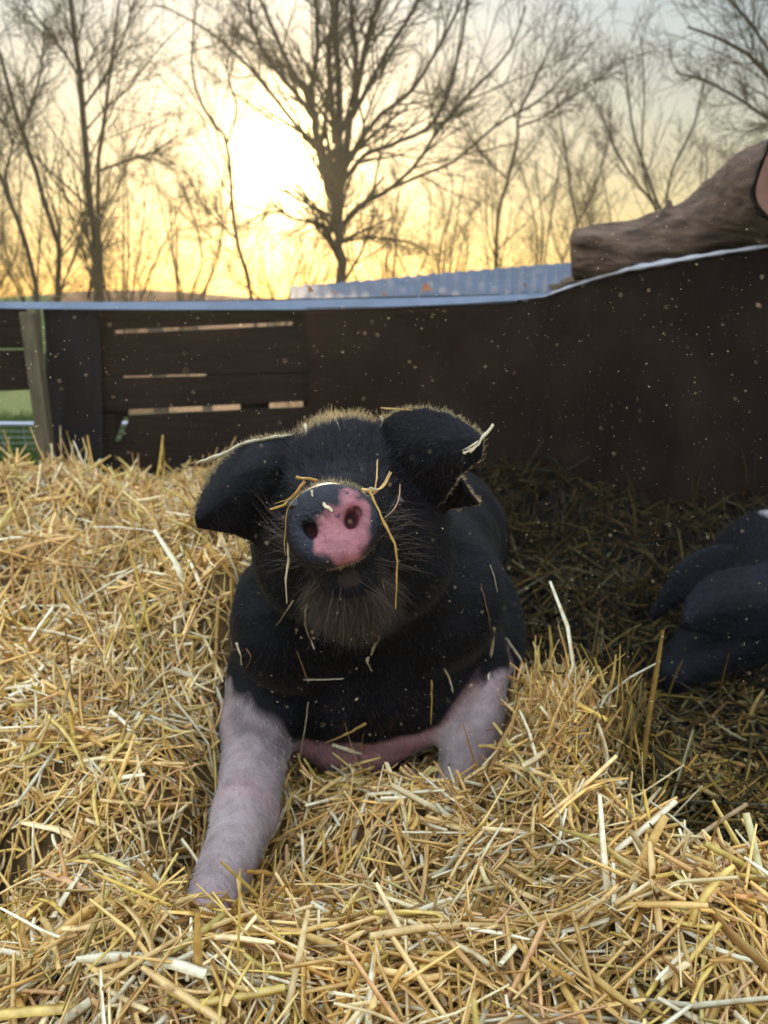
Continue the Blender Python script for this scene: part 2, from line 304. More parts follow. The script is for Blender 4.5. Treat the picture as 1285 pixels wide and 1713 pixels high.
def mesh_sdf(name, f, lo, hi, h, nsmooth=2):
    lo = np.array(lo); hi = np.array(hi); B = 12
    nb = np.ceil((hi - lo) / (h * B)).astype(int); n = nb * B + 1
    D = np.ones(n, np.float32)
    bc = np.stack(np.meshgrid(*[np.arange(k) for k in nb], indexing='ij'), -1).reshape(-1, 3)
    ctr = lo + (bc + 0.5) * B * h
    dc = np.concatenate([f(ctr[s:s + 200000]) for s in range(0, len(ctr), 200000)])
    r = B * h * 0.87 * 1.9 + 0.03
    for (i, j, k), d in zip(bc, dc):
        if d < -r: D[i*B:(i+1)*B+1, j*B:(j+1)*B+1, k*B:(k+1)*B+1] = -1
    near = bc[np.abs(dc) <= r]
    loc = np.stack(np.meshgrid(*[np.arange(B + 1)] * 3, indexing='ij'), -1).reshape(-1, 3)
    CH = 60
    for s in range(0, len(near), CH):
        nn = near[s:s + CH]; idx = (nn[:, None] * B + loc[None]).reshape(-1, 3)
        D[idx[:, 0], idx[:, 1], idx[:, 2]] = f(lo + idx * h)
    S = D < 0
    cs = [(i, j, k) for i in (0, 1) for j in (0, 1) for k in (0, 1)]
    sl = lambda A, i, j, k: A[i:A.shape[0] - 1 + i, j:A.shape[1] - 1 + j, k:A.shape[2] - 1 + k]
    cnt = sum(sl(S, *c).astype(np.int8) for c in cs); act = (cnt > 0) & (cnt < 8)
    cells = np.argwhere(act); vid = np.full(act.shape, -1, np.int32); vid[act] = np.arange(len(cells))
    vals = np.stack([D[cells[:, 0] + c[0], cells[:, 1] + c[1], cells[:, 2] + c[2]] for c in cs], 1)
    acc = np.zeros((len(cells), 3)); cn = np.zeros(len(cells)); csa = np.array(cs, float)
    for a in range(8):
        for b in range(a + 1, 8):
            if np.abs(csa[a] - csa[b]).sum() != 1: continue
            va, vb = vals[:, a], vals[:, b]; x = (va < 0) != (vb < 0)
            t = np.where(x, va / np.where(x, va - vb, 1), 0)
            acc += np.where(x[:, None], csa[a] + t[:, None] * (csa[b] - csa[a]), 0); cn += x
    V = lo + (cells + acc / cn[:, None]) * h
    F = []
    for ax in range(3):
        a1, a2 = (ax + 1) % 3, (ax + 2) % 3
        s0 = [slice(1, -1)] * 3; s0[ax] = slice(0, -1); s1 = list(s0); s1[ax] = slice(1, None)
        A = S[tuple(s0)]; Bm = S[tuple(s1)]; e = np.argwhere(A != Bm); off = np.ones(3, int); off[ax] = 0; e = e + off
        fl = S[e[:, 0], e[:, 1], e[:, 2]]
        def c_(d1, d2):
            q = e.copy(); q[:, a1] += d1; q[:, a2] += d2; return vid[q[:, 0], q[:, 1], q[:, 2]]
        q = np.stack([c_(-1, -1), c_(0, -1), c_(0, 0), c_(-1, 0)], 1); q[~fl] = q[~fl][:, ::-1]; F.append(q)
    F = np.concatenate(F); F = F[(F >= 0).all(1)]
    ed = np.concatenate([F[:, [0, 1]], F[:, [1, 2]], F[:, [2, 3]], F[:, [3, 0]]])
    for _ in range(nsmooth):
        sm = np.zeros_like(V); c = np.zeros(len(V))
        for q in (0, 1):
            for k in range(3): sm[:, k] += np.bincount(ed[:, q], V[ed[:, 1 - q], k], len(V))
            c += np.bincount(ed[:, q], minlength=len(V))
        V = V * 0.4 + 0.6 * sm / np.maximum(c, 1)[:, None]
    return V, F
def grad(f, P, e=0.003):
    return unit(np.stack([f(P + np.eye(3)[i] * e) - f(P - np.eye(3)[i] * e) for i in range(3)], 1))
def vnoise(P, s, seed=0):
    r = np.random.default_rng(seed); k = r.normal(size=(24, 3)) * s; ph = r.uniform(0, 6.28, 24)
    return np.sin(P @ k.T + ph).sum(1) / math.sqrt(12)

# ------------------------------------------------------------------ the sitting pig
S0 = at(557, 876, 0.90); HC = at(588, 868, 1.21)
nrm = unit(CAM + np.array([-0.02, 0, 0.02]) - S0)                       # the snout points at the viewer
su = unit(np.cross(np.array([0, 0, 1.0]), -nrm)) * -1.0
if su[0] < 0: su = -su
sv = np.cross(nrm, su)
if sv[2] < 0: sv = -sv
ROLL = R_(6); su, sv = su * math.cos(ROLL) + sv * math.sin(ROLL), sv * math.cos(ROLL) - su * math.sin(ROLL)
RS = 0.054
def snoutloc(P):
    q = P - S0; return q @ su, q @ sv, q @ nrm
earL = patch([Ls((492,728,1.22),(430,737,1.18),(380,765,1.13),(347,812,1.08),(331,858,1.04)),
              Ls((478,800,1.15),(430,800,1.10),(385,815,1.06),(352,843,1.03),(330,868,1.02)),
              Ls((462,905,1.18),(425,903,1.13),(398,893,1.08),(365,886,1.05),(333,880,1.03))])
earR = patch([Ls((632,716,1.22),(662,692,1.18),(712,686,1.13),(765,701,1.08),(806,733,1.04)),
              Ls((660,770,1.16),(690,765,1.11),(728,755,1.07),(770,745,1.05),(805,745,1.035)),
              Ls((690,850,1.20),(715,850,1.15),(742,832,1.11),(768,792,1.07),(801,768,1.04))])
earR2 = patch([Ls((735,790,1.14),(768,800,1.11),(780,822,1.11)),
               Ls((742,850,1.17),(780,845,1.14),(800,842,1.13))], 6, 4)
ELs = Ls((450,1125,1.43),(432,1225,1.33),(412,1360,1.13),(341,1543,0.875))
ERs = Ls((782,1120,1.46),(795,1200,1.38),(768,1310,1.30),(750,1360,1.24))
chest_c = at(622, 1075, 1.53)
BELLY = Ls((505,1240,1.39),(560,1262,1.385),(625,1262,1.39),(690,1222,1.40),(735,1185,1.42))
def f_legs(P):
    l = s_chain(P, ELs, [0.085, 0.066, 0.051, 0.034]); r = s_chain(P, ERs, [0.085, 0.060, 0.044, 0.040])
    return l, r
def f_pig(P):
    d = s_ell(P, chest_c, (0.262, 0.24, 0.225))
    d = smin(d, s_cone(P, (0.02, 1.72, 0.31), (0.13, 2.35, 0.29), 0.225, 0.235), 0.12)
    d = smin(d, s_ell(P, (0.125, 1.80, 0.24), (0.225, 0.33, 0.21)), 0.08)
    d = smin(d, s_ell(P, (0.16, 2.5, 0.27), (0.25, 0.24, 0.24)), 0.1)
    d = smin(d, s_cone(P, HC + np.array([0, 0.02, -0.02]), chest_c + np.array([0.02, 0.03, 0.10]), 0.145, 0.20), 0.10)
    d = smin(d, s_ell(P, HC + np.array([0.0, 0.02, 0.0]), (0.138, 0.15, 0.132)), 0.05)                 # cranium
    d = smin(d, s_ell(P, at(568, 766, 1.22), (0.066, 0.10, 0.060)), 0.05)                               # poll
    d = smin(d, s_ell(P, at(506, 930, 1.18), (0.070, 0.10, 0.09)), 0.06)                                # cheeks
    d = smin(d, s_ell(P, at(676, 935, 1.19), (0.070, 0.10, 0.09)), 0.06)
    d = smin(d, s_cone(P, at(590, 880, 1.16), S0 - nrm * 0.035, 0.105, 0.052), 0.05)                    # muzzle
    d = smin(d, s_cone(P, at(580, 970, 0.965), at(596, 1000, 1.17), 0.034, 0.075), 0.035)               # chin and jaw
    u, v, w = snoutloc(P)
    rad = np.sqrt((u * 0.97) ** 2 + (v * 1.02 + 0.0 * u) ** 2); r0 = 0.011
    th_ = np.arctan2(v, u); RV = RS * (1 + 0.022 * np.sin(2 * th_ + 0.6) + 0.018 * np.sin(3 * th_ + 2.0) - 0.05 * np.exp(-((th_ + 1.45) / 0.16) ** 2))
    qx = rad - (RV - r0); qy = np.abs(w + 0.012) - (0.020 - r0)
    disc = np.minimum(np.maximum(qx, qy), 0) + np.sqrt(np.maximum(qx, 0) ** 2 + np.maximum(qy, 0) ** 2) - r0
    d = smin(d, disc, 0.012)
    d = smax(d, -(s_ell(np.stack([u, v, w], 1), (0.0, 0.0, 0.022), (0.042, 0.040, 0.017))), 0.010)          # dished face of the snout
    for cu, cv in ((-0.47, -0.14), (0.40, 0.02)):
        d = smax(d, -s_ell(np.stack([u, v, w], 1), (cu * RS, cv * RS, -0.002), (0.0092, 0.0120, 0.026)), 0.008)
        d = smax(d, -s_ell(np.stack([u, v, w], 1), (cu * RS + (0.007 if cu > 0 else -0.007), cv * RS + 0.008, 0.004), (0.0065, 0.0075, 0.016)), 0.008)
    d = smin(d, s_ell(P, at(478, 1040, 1.33), (0.10, 0.13, 0.13)), 0.06); d = smin(d, s_ell(P, at(740, 1000, 1.36), (0.12, 0.13, 0.13)), 0.06)
    # wrinkles behind the snout, folds of the neck and an uneven hide
    uu_, vv_, ww_ = snoutloc(P); rr_ = np.hypot(uu_, vv_)
    wk = np.clip(1 - np.abs(ww_ + 0.065) / 0.05, 0, 1) * (rr_ < 0.12)
    d = d + 0.0022 * wk * np.sin(ww_ * 330 + 6 * uu_ / 0.05 * 0.3) + 0.0016 * vnoise(P, 24, 41) + 0.0010 * vnoise(P * np.array([0.4, 1, 1.6]), 60, 42)
    # mouth line between snout and chin
    d = smin(d, s_ell(P, at(578, 958, 0.975), (0.034, 0.04, 0.02)), 0.02)
    ll, lr = f_legs(P); ll = smin(ll, s_ell(P, ELs[2] + np.array([0, -0.006, 0.008]), (0.054, 0.06, 0.054)), 0.02); ll = smin(ll, s_ell(P, ELs[1] + np.array([0, 0.01, 0.0]), (0.07, 0.06, 0.07)), 0.03)
    d = smin(d, ll, 0.05); d = smin(d, lr, 0.05)
    d = smin(d, s_chain(P, BELLY, [0.026, 0.034, 0.036, 0.030, 0.03]), 0.04)
    for T in (earL, earR, earR2): d = smin(d, s_sheet(P, T, 0.0044), 0.012)
    # creases of neck and brow
    return d
pv, pf = mesh_sdf('pig', f_pig, (-0.42, 0.80, 0.02), (0.52, 2.80, 0.99), 0.0042, 2)
def inpoly(u, v, poly):
    ins = np.zeros(len(u), bool); p = np.array(poly)
    for (x1, y1), (x2, y2) in zip(p, np.roll(p, -1, 0)):
        c = ((y1 > v) != (y2 > v)); xx = x1 + (v - y1) / np.where(y2 == y1, 1e-9, y2 - y1) * (x2 - x1); ins ^= c & (u < xx)
    return ins
PATCH = [(-.05,.36),(.18,.52),(.42,.68),(.62,.60),(.80,.40),(.86,.0),(.80,-.38),(.58,-.62),(.46,-.98),(.10,-1.12),(-.12,-.92),(-.25,-.68),(-.52,-.45),(-.46,-.14),(-.32,.02),(-.14,.2)]
BLACK = np.array([0.0042, 0.0039, 0.0046]); WHITE = np.array([0.37, 0.285, 0.255]); PINK = np.array([0.27, 0.098, 0.103]); SKINP = np.array([0.40, 0.19, 0.175])
def pig_white(P):
    """0 black .. 1 white leg / pink belly, from the place on the body"""
    nse = vnoise(P, 16, 3) * 0.010 + vnoise(P, 60, 4) * 0.004
    ll, lr = f_legs(P); z = P[:, 2]
    wt = 0.194 + 1.8 * (P[:, 0] + 0.05) ** 2
    wl = np.clip((np.minimum(wt, 0.31) + nse - z) / 0.016, 0, 1)
    front = np.clip((1.56 - P[:, 1] + nse * 3) / 0.05, 0, 1)
    lg = np.clip(1 - (np.minimum(ll, lr) - 0.010) / 0.015, 0, 1); ylim = np.where(P[:, 0] < 0.05, 1.37 - 0.45 * (P[:, 0] + 0.28), 1.40)
    wl = np.maximum(wl, lg * np.clip((ylim - 0.25 * (z - 0.2) + nse * 1.5 - P[:, 1]) / 0.03, 0, 1) * (z < 0.33))
    return wl * front
def pig_col(P):
    col = np.tile(BLACK, (len(P), 1)); col *= (1 + 0.25 * vnoise(P, 25, 1))[:, None]
    wm = pig_white(P)[:, None]; z_ = P[:, 2]
    ll, lr = f_legs(P); leg = np.clip(1 - (np.minimum(ll, lr) - 0.004) / 0.03, 0, 1)[:, None]
    dirt = 1 - 0.30 * np.clip(vnoise(P, 14, 31) - 0.2, 0, 1) - 0.22 * np.clip(vnoise(P, 55, 32) - 0.5, 0, 1)
    pk = np.clip(0.25 + 0.35 * vnoise(P, 9, 33) + (z_ - 0.2) * 1.2, 0, 0.7)[:, None]
    col = col * (1 - wm) + wm * (SKINP * (1 - leg) + (WHITE * (1 - pk) + pk * np.array([0.30, 0.205, 0.20])) * leg) * dirt[:, None]
    u, v, w = snoutloc(P); uu = u / RS; vv = v / RS
    j = 0.06 * vnoise(P, 120, 5); k = 0.06 * vnoise(P, 120, 6)
    zone = (w > -0.03) & (np.hypot(uu, vv) < 1.3); r_ = np.random.default_rng(5); acc = np.zeros(len(P))
    for _ in range(9):
        a, b = r_.normal(size=2) * 0.035; acc[zone] += inpoly(uu[zone] + j[zone] + a, vv[zone] + k[zone] + b, PATCH)
    acc = (acc / 9)[:, None]; pm = acc[:, 0] > 0.5
    col = np.where(zone[:, None], np.array([0.0065, 0.0070, 0.0115]) * (1 - acc) + acc * PINK * (1 + 0.16 * vnoise(P, 70, 7))[:, None], col)
    sp = pm & (vnoise(P, 330, 8) > 1.0) & (vv > 0.12); col[sp] = [0.05, 0.03, 0.035]
    
    col[zone & (np.hypot(uu, vv) > 1.04) & ~pm] = BLACK * 1.3
    for cu, cv in ((-0.47, -0.14), (0.40, 0.02)):
        h = ((uu - cu) / 0.19) ** 2 + ((vv - cv) / 0.25) ** 2 < 1
        h &= (w < -0.008) & (w > -0.04); col[h] = [0.15, 0.05, 0.055]
    ch = np.linalg.norm((P - at(588, 990, 1.03)) / np.array([0.055, 0.10, 0.05]), axis=1) < 1; col[ch & (w < -0.03)] = [0.035, 0.024, 0.019]
    lip = (np.hypot((uu - 0.22) / 0.3, (vv + 1.32) / 0.22) < 1) & (w > -0.07); col[lip] = [0.034, 0.021, 0.018]
    return np.clip(col, 0, 1)
pcol = pig_col(pv)
pig = thing('pig', (0.0, 1.5, 0.13))
tag(pig, 'black pig with white front legs and pink snout patch, lying in golden straw', 'pig')
M_nose = mat('moist snout skin', attr=True, rough=0.42, spec=0.3, bump=(0.3, 210), var=((0.7, 0.62, 0.62), 0.42, 0.72), scale=110, sss=0.08)
pme = mesh_np('pig_body', pv, pf, pcol); o = link('body', pme, M_pig, pig); pme.materials.append(M_nose)
nu_, nv_, nw_ = snoutloc(pv[pf].mean(1)); _ns = (nw_ > -0.03) & (np.hypot(nu_, nv_) < RS * 1.05)
if len(pme.polygons) == len(pf): pme.polygons.foreach_set('material_index', _ns.astype(np.int32))

def f_snap(f, o, d, t0=0.3, t1=4.0):
    t = t0
    for _ in range(200):
        s = float(f((o + d * t)[None])[0])
        if s < 0.0006: return o + d * t
        t += max(s * 0.7, 0.0006)
        if t > t1: return None
    return o + d * t
def hairs(name, f, P, nv, L, stand, flow, wid, col, parent, curl=0.3, jit=0.25, mt=None):
    n = len(P); fl = flow - (flow * nv).sum(1, keepdims=True) * nv; fl = unit(fl + 1e-4)
    d = unit(fl * (1 - stand)[:, None] + nv * stand[:, None] + rng.normal(size=(n, 3)) * jit)
    L = L[:, None]; p0 = P - nv * 0.002; p1 = p0 + d * L * 0.5; d2 = unit(d + fl * curl + rng.normal(size=(n, 3)) * jit * 0.6); p2 = p1 + d2 * L * 0.5
    w = np.stack([wid, wid * 0.8, wid * 0.15], 1)
    return tubes_obj(name, np.stack([p0, p1, p2], 1), w, 3, mt or M_hair, parent, col)
nv_all = None
def vert_normals(V, F):
    fn = np.cross(V[F[:, 2]] - V[F[:, 0]], V[F[:, 3]] - V[F[:, 1]]); out = np.zeros_like(V)
    for q in range(4):
        for k in range(3): out[:, k] += np.bincount(F[:, q], fn[:, k], len(V))
    return unit(out)
pn = vert_normals(pv, pf)
if (pn * grad(f_pig, pv[:2000])[:1].repeat(len(pn), 0)).sum() is None: pass
u_, v_, w_ = snoutloc(pv); onnose = (w_ > -0.035) & (np.hypot(u_, v_) < RS * 1.12)
def pick(mask, n):
    ids = np.nonzero(mask)[0]; i = rng.choice(ids, n); return pv[i] + rng.normal(size=(n, 3)) * 0.002, pn[i]
vis = (pv[:, 1] < 1.75)
wm_all = pig_white(pv)
# short coat
P, nn_ = pick(~onnose & vis & (wm_all < 0.5), 34000)
fl = np.tile([0.0, 0.75, -0.55], (len(P), 1)) + (P - HC) * np.array([1.5, 0, 0.6])
dk = rng.uniform(0.1, 1.0, len(P))[:, None] ** 2 * 2.4 * np.array([0.017, 0.0155, 0.0165])
brk = np.clip(1.2 - np.linalg.norm((P - at(640, 1185, 1.32)) / np.array([0.12, 0.16, 0.075]), axis=1), 0, 1)[:, None]; dk = dk * (1 - brk) + brk * rng.uniform(0.4, 1.5, (len(P), 1)) * np.array([0.060, 0.036, 0.022])
hairs('coat', f_pig, P, nn_, rng.uniform(0.010, 0.024, len(P)), rng.uniform(0.12, 0.4, len(P)), fl, rng.uniform(0.00022, 0.0004, len(P)), dk, pig)
# white coat of the legs
P, nn_ = pick((wm_all > 0.35) & vis, 16000)
fl = np.tile([0.0, -0.25, -1.0], (len(P), 1)); wc = rng.uniform(0.6, 1.1, len(P))[:, None] * np.array([0.49, 0.435, 0.405])
hairs('leg_coat', f_pig, P, nn_, rng.uniform(0.008, 0.018, len(P)), rng.uniform(0.03, 0.14, len(P)), fl, rng.uniform(0.00025, 0.00045, len(P)), wc, pig, jit=0.10)
# poll and forehead tuft
fm = (pv[:, 2] > at(570, 800, 1.15)[2]) & (np.abs(pv[:, 0] - at(566, 760, 1.2)[0]) < 0.072) & (pv[:, 1] < 1.36) & (pv[:, 1] > 1.05)
back2 = ((pn @ sd) > -0.05) & (pv[:, 1] > 1.16)
for msk, cnt, mm in ((fm & ~back2, 5000, M_hair), (fm & back2, 2600, M_fuzz)):
    P, nn_ = pick(msk, cnt); fl = np.tile([0.0, 0.6, 0.6], (len(P), 1)) + rng.normal(size=(len(P), 3)) * 0.4
    hc = rng.uniform(0.3, 2.0, len(P))[:, None] * np.array([0.030, 0.029, 0.033])
    hairs('forelock', f_pig, P, nn_, rng.uniform(0.010, 0.026, len(P)), rng.uniform(0.2, 0.7, len(P)), fl, rng.uniform(0.00028, 0.0005, len(P)), hc, pig, jit=0.3, mt=mm)
# chin beard
cm = (np.linalg.norm((pv - at(586, 992, 1.04)) / np.array([0.060, 0.13, 0.062]), axis=1) < 1) & ~onnose & (pn[:, 1] < 0.3)
P, nn_ = pick(cm, 3200); fl = np.tile([0.0, 0.15, -1.0], (len(P), 1)) + (P - at(588, 970, 1.06)) * np.array([6, 0, 0])
bc_ = rng.uniform(0.4, 1.5, len(P))[:, None] * np.array([0.070, 0.050, 0.034])
hairs('beard', f_pig, P, nn_, rng.uniform(0.02, 0.055, len(P)), rng.uniform(0.15, 0.5, len(P)), fl, rng.uniform(0.00022, 0.0004, len(P)), bc_, pig)
# whiskers
cm = (np.linalg.norm((pv - at(575, 930, 1.0)) / np.array([0.12, 0.12, 0.085]), axis=1) < 1) & ~onnose
P, nn_ = pick(cm, 170); fl = (P - at(575, 925, 1.02)) * np.array([10, 0, 4]) + np.array([0, 0.1, -0.2])
bc_ = np.tile([0.10, 0.07, 0.05], (len(P), 1))
hairs('whiskers', f_pig, P, nn_, rng.uniform(0.04, 0.085, len(P)), rng.uniform(0.25, 0.5, len(P)), fl, np.full(len(P), 0.0004), bc_, pig, curl=0.5, jit=0.12)
# rim bristles of the snout disc
a_ = rng.uniform(0, 6.28, 1500); rr = RS * rng.uniform(0.93, 1.03, 1500)
P = S0 + su * (np.cos(a_) * rr)[:, None] + sv * (np.sin(a_) * rr)[:, None] - nrm * rng.uniform(0.004, 0.02, 1500)[:, None]
nn_ = unit(su * np.cos(a_)[:, None] + sv * np.sin(a_)[:, None])
hairs('snout_fuzz', f_pig, P, nn_, rng.uniform(0.003, 0.009, 1500), rng.uniform(0.5, 0.8, 1500), np.tile(-nrm, (1500, 1)), np.full(1500, 0.0002), np.tile([0.2, 0.16, 0.12], (1500, 1)), pig, mt=M_fuzz)
# ear fringe
def rim(T, n):
    g_ = T.reshape(-1, 3); return g_[rng.choice(len(g_), n)]
em = np.zeros(len(pv), bool)
for T in (earL, earR, earR2): em |= s_sheet(pv, T, 0.0055) < 0.003
em &= (pn @ sd) > -0.12
P, nn_ = pick(em, 14000)
hairs('ear_fuzz', f_pig, P, nn_, rng.uniform(0.004, 0.011, len(P)), rng.uniform(0.25, 0.6, len(P)), np.tile([0.0, 0.4, 0.3], (len(P), 1)) + (P - HC) * np.array([3, 0, 0]), rng.uniform(0.0003, 0.0006, len(P)), rng.uniform(0.6, 1.5, len(P))[:, None] * np.array([0.02, 0.017, 0.015]), pig, mt=M_fuzz)
# eyes and hoof
def ball(name, c, r, mat_, parent, sx=(1, 1, 1)):
    n, m = 14, 10; V = []; F = []
    for j in range(m + 1):
        for i in range(n):
            t = math.pi * j / m; p = 2 * math.pi * i / n
            V.append(np.asarray(c) + r * np.array([sx[0] * math.sin(t) * math.cos(p), sx[1] * math.sin(t) * math.sin(p), sx[2] * math.cos(t)]))
    for j in range(m):
        for i in range(n): F.append((j * n + i, j * n + (i + 1) % n, (j + 1) * n + (i + 1) % n, (j + 1) * n + i))
    return link(name, mesh_py(name, V, F, True), mat_, parent)
for ex, ey in ((492, 845), (668, 838)):
    d = ray(ex, ey); d /= np.linalg.norm(d); p = f_snap(f_pig, CAM, d)
    if p is not None: ball('eye', p + d * 0.0075, 0.009, M_eye, pig)
ft = ELs[-1]; fd = unit(ELs[-1] - ELs[-2])
for s in (-1, 1):
    P = np.array([[ft + np.array([s * 0.015, 0, 0]) - fd * 0.01, ft + np.array([s * 0.017, 0, 0]) + fd * 0.025, ft + np.array([s * 0.013, 0, -0.004]) + fd * 0.062]])
    tubes_obj('hoof', P, np.array([[0.019, 0.018, 0.008]]), 8, M_hoof, pig)

# ------------------------------------------------------------------ the second pig, head down in the shade at the right
e2n = patch([Ls((1290,945,1.98),(1225,955,1.93),(1180,970,1.88),(1150,1005,1.85)),
             Ls((1300,1000,1.90),(1235,1005,1.84),(1185,1015,1.81),(1146,1035,1.80)),
             Ls((1300,1050,1.93),(1235,1062,1.86),(1185,1058,1.82),(1142,1050,1.80))])
e2f = patch([Ls((1225,915,2.10),(1175,920,2.07),(1130,955,2.04),(1088,1030,2.0)),
             Ls((1220,985,2.06),(1180,985,2.03),(1140,1005,2.01),(1094,1036,2.0))], 10, 6)
def f_pig2(P):
    d = s_cone(P, at(1290, 1010, 2.12), at(1150, 1110, 1.90), 0.145, 0.068)
    d = smin(d, s_cone(P, at(1160, 1100, 1.90), at(1122, 1132, 1.84), 0.062, 0.048), 0.03)
    d = smin(d, s_cone(P, at(1300, 962, 2.2), at(1480, 955, 2.5), 0.20, 0.27), 0.1)
    d = smin(d, s_cone(P, at(1480, 960, 2.5), at(1640, 960, 2.75), 0.27, 0.25), 0.1)
    for T in (e2n, e2f): d = smin(d, s_sheet(P, T, 0.009), 0.03)
    tip = at(1112, 1140, 1.815)
    for s in (-1, 1): d = smax(d, -s_ell(P, tip + np.array([0.0, s * 0.016, 0.004]), (0.012, 0.008, 0.010)), 0.005)
    return d
p2lo = np.array([0.60, 1.6, 0.0]); p2hi = np.array([2.5, 3.1, 0.98])
v2, f2 = mesh_sdf('pig2', f_pig2, p2lo, p2hi, 0.009, 2)
c2 = np.tile([0.0032, 0.0030, 0.0042], (len(v2), 1)) * (1 + 0.3 * vnoise(v2, 20, 11))[:, None]
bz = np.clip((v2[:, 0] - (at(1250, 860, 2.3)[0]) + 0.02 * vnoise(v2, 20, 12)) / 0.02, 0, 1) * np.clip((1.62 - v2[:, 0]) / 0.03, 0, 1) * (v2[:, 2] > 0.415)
c2 *= np.where(s_sheet(v2, e2n, 0.009) < 0.004, 1.6, 1.0)[:, None]
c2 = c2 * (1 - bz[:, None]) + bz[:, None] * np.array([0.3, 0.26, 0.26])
pig2 = thing('pig', (1.2, 2.2, 0.1)); tag(pig2, 'dark pig at the right edge, head down with drooping ears over its face', 'pig')
link('body', mesh_np('pig_body', v2, f2, c2), M_pig, pig2)
n2 = vert_normals(v2, f2); i2 = rng.choice(np.nonzero(v2[:, 0] < 1.6)[0], 18000)
hairs('coat', f_pig2, v2[i2], n2[i2], rng.uniform(0.014, 0.034, 18000), rng.uniform(0.12, 0.4, 18000), np.tile([0.7, 0.2, -0.4], (18000, 1)), np.full(18000, 0.00045), rng.uniform(0.2, 2.2, 18000)[:, None] * np.array([0.008, 0.0075, 0.009]), pig2)
for q in (((1270, 1120, 2.05), (1262, 1200, 1.98)), ((1390, 1090, 2.3), (1385, 1180, 2.25)), ((1560, 1050, 2.6), (1560, 1120, 2.6)), ((1650, 1050, 2.9), (1650, 1120, 2.9))):
    a, b = at(*q[0]), at(*q[1]); b[2] = H(b[0], b[1])[0] - 0.03
    P = np.array([[a + (b - a) * t for t in (0, .35, .7, 1)]]); tubes_obj('leg', P, np.array([[0.09, 0.06, 0.042, 0.045]]), 12, M_pig, pig2, col=np.array([[0.006, 0.006, 0.009]]))

# ------------------------------------------------------------------ shelter of dark boards
def slab(V, F, quad, th):
    """quad: four points (front face, in order); thickness away from the viewer"""
    q = [np.asarray(p) for p in quad]; b = len(V); off = np.array([0, th, 0])
    V += q + [p + off for p in q]
    F += [(b, b + 1, b + 2, b + 3), (b + 7, b + 6, b + 5, b + 4)] + [(b + i, b + 4 + i, b + 4 + (i + 1) % 4, b + (i + 1) % 4) for i in range(4)]
shelter = thing('pig_shelter', (0, 3.2, 0)); tag(shelter, 'low dark board shelter with blue grey sheet roof behind the pigs', 'shelter')
YW = 3.22
V = []; F = []
def band(x0, x1, ya0, ya1, yb0, yb1, Y=YW, th=0.022):    # board between two sloping lines given at its ends
    slab(V, F, [at(x0, ya0, Y), at(x1, ya1, Y), at(x1, yb1, Y), at(x0, yb0, Y)], th)
def xl(x, y0, y1, xa=60, xb=1400): return y0 + (y1 - y0) * (x - xa) / (xb - xa)
lines = [(505, 500), (566, 500), (640, 588), (697, 640), (752, 700), (812, 770), (900, 850)]
lines = [(508, 480), (562, 496), (600, 548), (634, 602), (697, 634), (752, 700), (815, 775), (905, 880)]
openings = {1: [(190, 490)], 3: [(205, 345)], 4: [(214, 402), (450, 507)], }
GAPT = {1: 5, 3: 2.2, 4: 8}
for k in range(len(lines) - 1):
    (a0, a1), (b0, b1) = lines[k], lines[k + 1]
    gt = GAPT.get(k, 0) / 2; gb = GAPT.get(k + 1, 0) / 2
    xs = [75, 520, 930, 1420] if k % 2 else [75, 700, 1180, 1420]
    if k == 4: xs = [75, 190, 213, 520, 930, 1420]
    for x0, x1 in zip(xs[:-1], xs[1:]):
        if k == 4 and (x0, x1) == (190, 213): continue
        g0 = 1.2
        dy = rng.uniform(-0.006, 0.006)
        band(x0 + g0, x1 - g0, xl(x0, a0, a1) + gt + 0.6, xl(x1, a0, a1) + gt + 0.6, xl(x0, b0, b1) - gb - 0.6, xl(x1, b0, b1) - gb - 0.6, YW + dy)
    for x in xs[1:-1]:
        if x > 230: band(x - 9, x + 9, xl(x, a0, a1) + 9, xl(x, a0, a1) + 9, xl(x, b0, b1) - 9, xl(x, b0, b1) - 9, YW + 0.034, 0.012)
    if k:                     # the gap above board k is closed but for these stretches
        ops = sorted(openings.get(k, [])); cur = 75
        for x0, x1 in ops + [(1420, 1420)]:
            if x0 > cur: band(cur, x0, xl(cur, a0, a1) - 8, xl(x0, a0, a1) - 8, xl(cur, a0, a1) + 8, xl(x0, a0, a1) + 8, YW + 0.034, 0.012)
            cur = x1
# the slanted gap in the fifth board: boards either side of it
ya = lambda x: xl(x, *lines[4]) + 6; yb = lambda x: xl(x, *lines[5]) - 1
slab(V, F, [at(188, ya(188), YW + .03), at(207, ya(207), YW + .03), at(188, yb(188), YW + .03), at(180, yb(180), YW + .03)], 0.015)
slab(V, F, [at(218, ya(218), YW + .03), at(230, ya(230), YW + .03), at(230, yb(230), YW + .03), at(198, yb(198), YW + .03)], 0.015)
link('wall', mesh_py('wall', V, F), M_board, shelter)
# end and back framing so that the shelter has depth
xr = at(1420, 600, YW)[0]; xl_ = at(75, 600, YW)[0]
for x in (xl_ + 0.03, xr - 0.05):
    for y in (YW + 0.06, YW + 1.35):
        V = []; F = []; slab(V, F, [(x, y, 0), (x + 0.07, y, 0), (x + 0.07, y, 1.0), (x, y, 1.0)], 0.07); link('corner_post', mesh_py('corner_post', V, F), M_post, shelter)
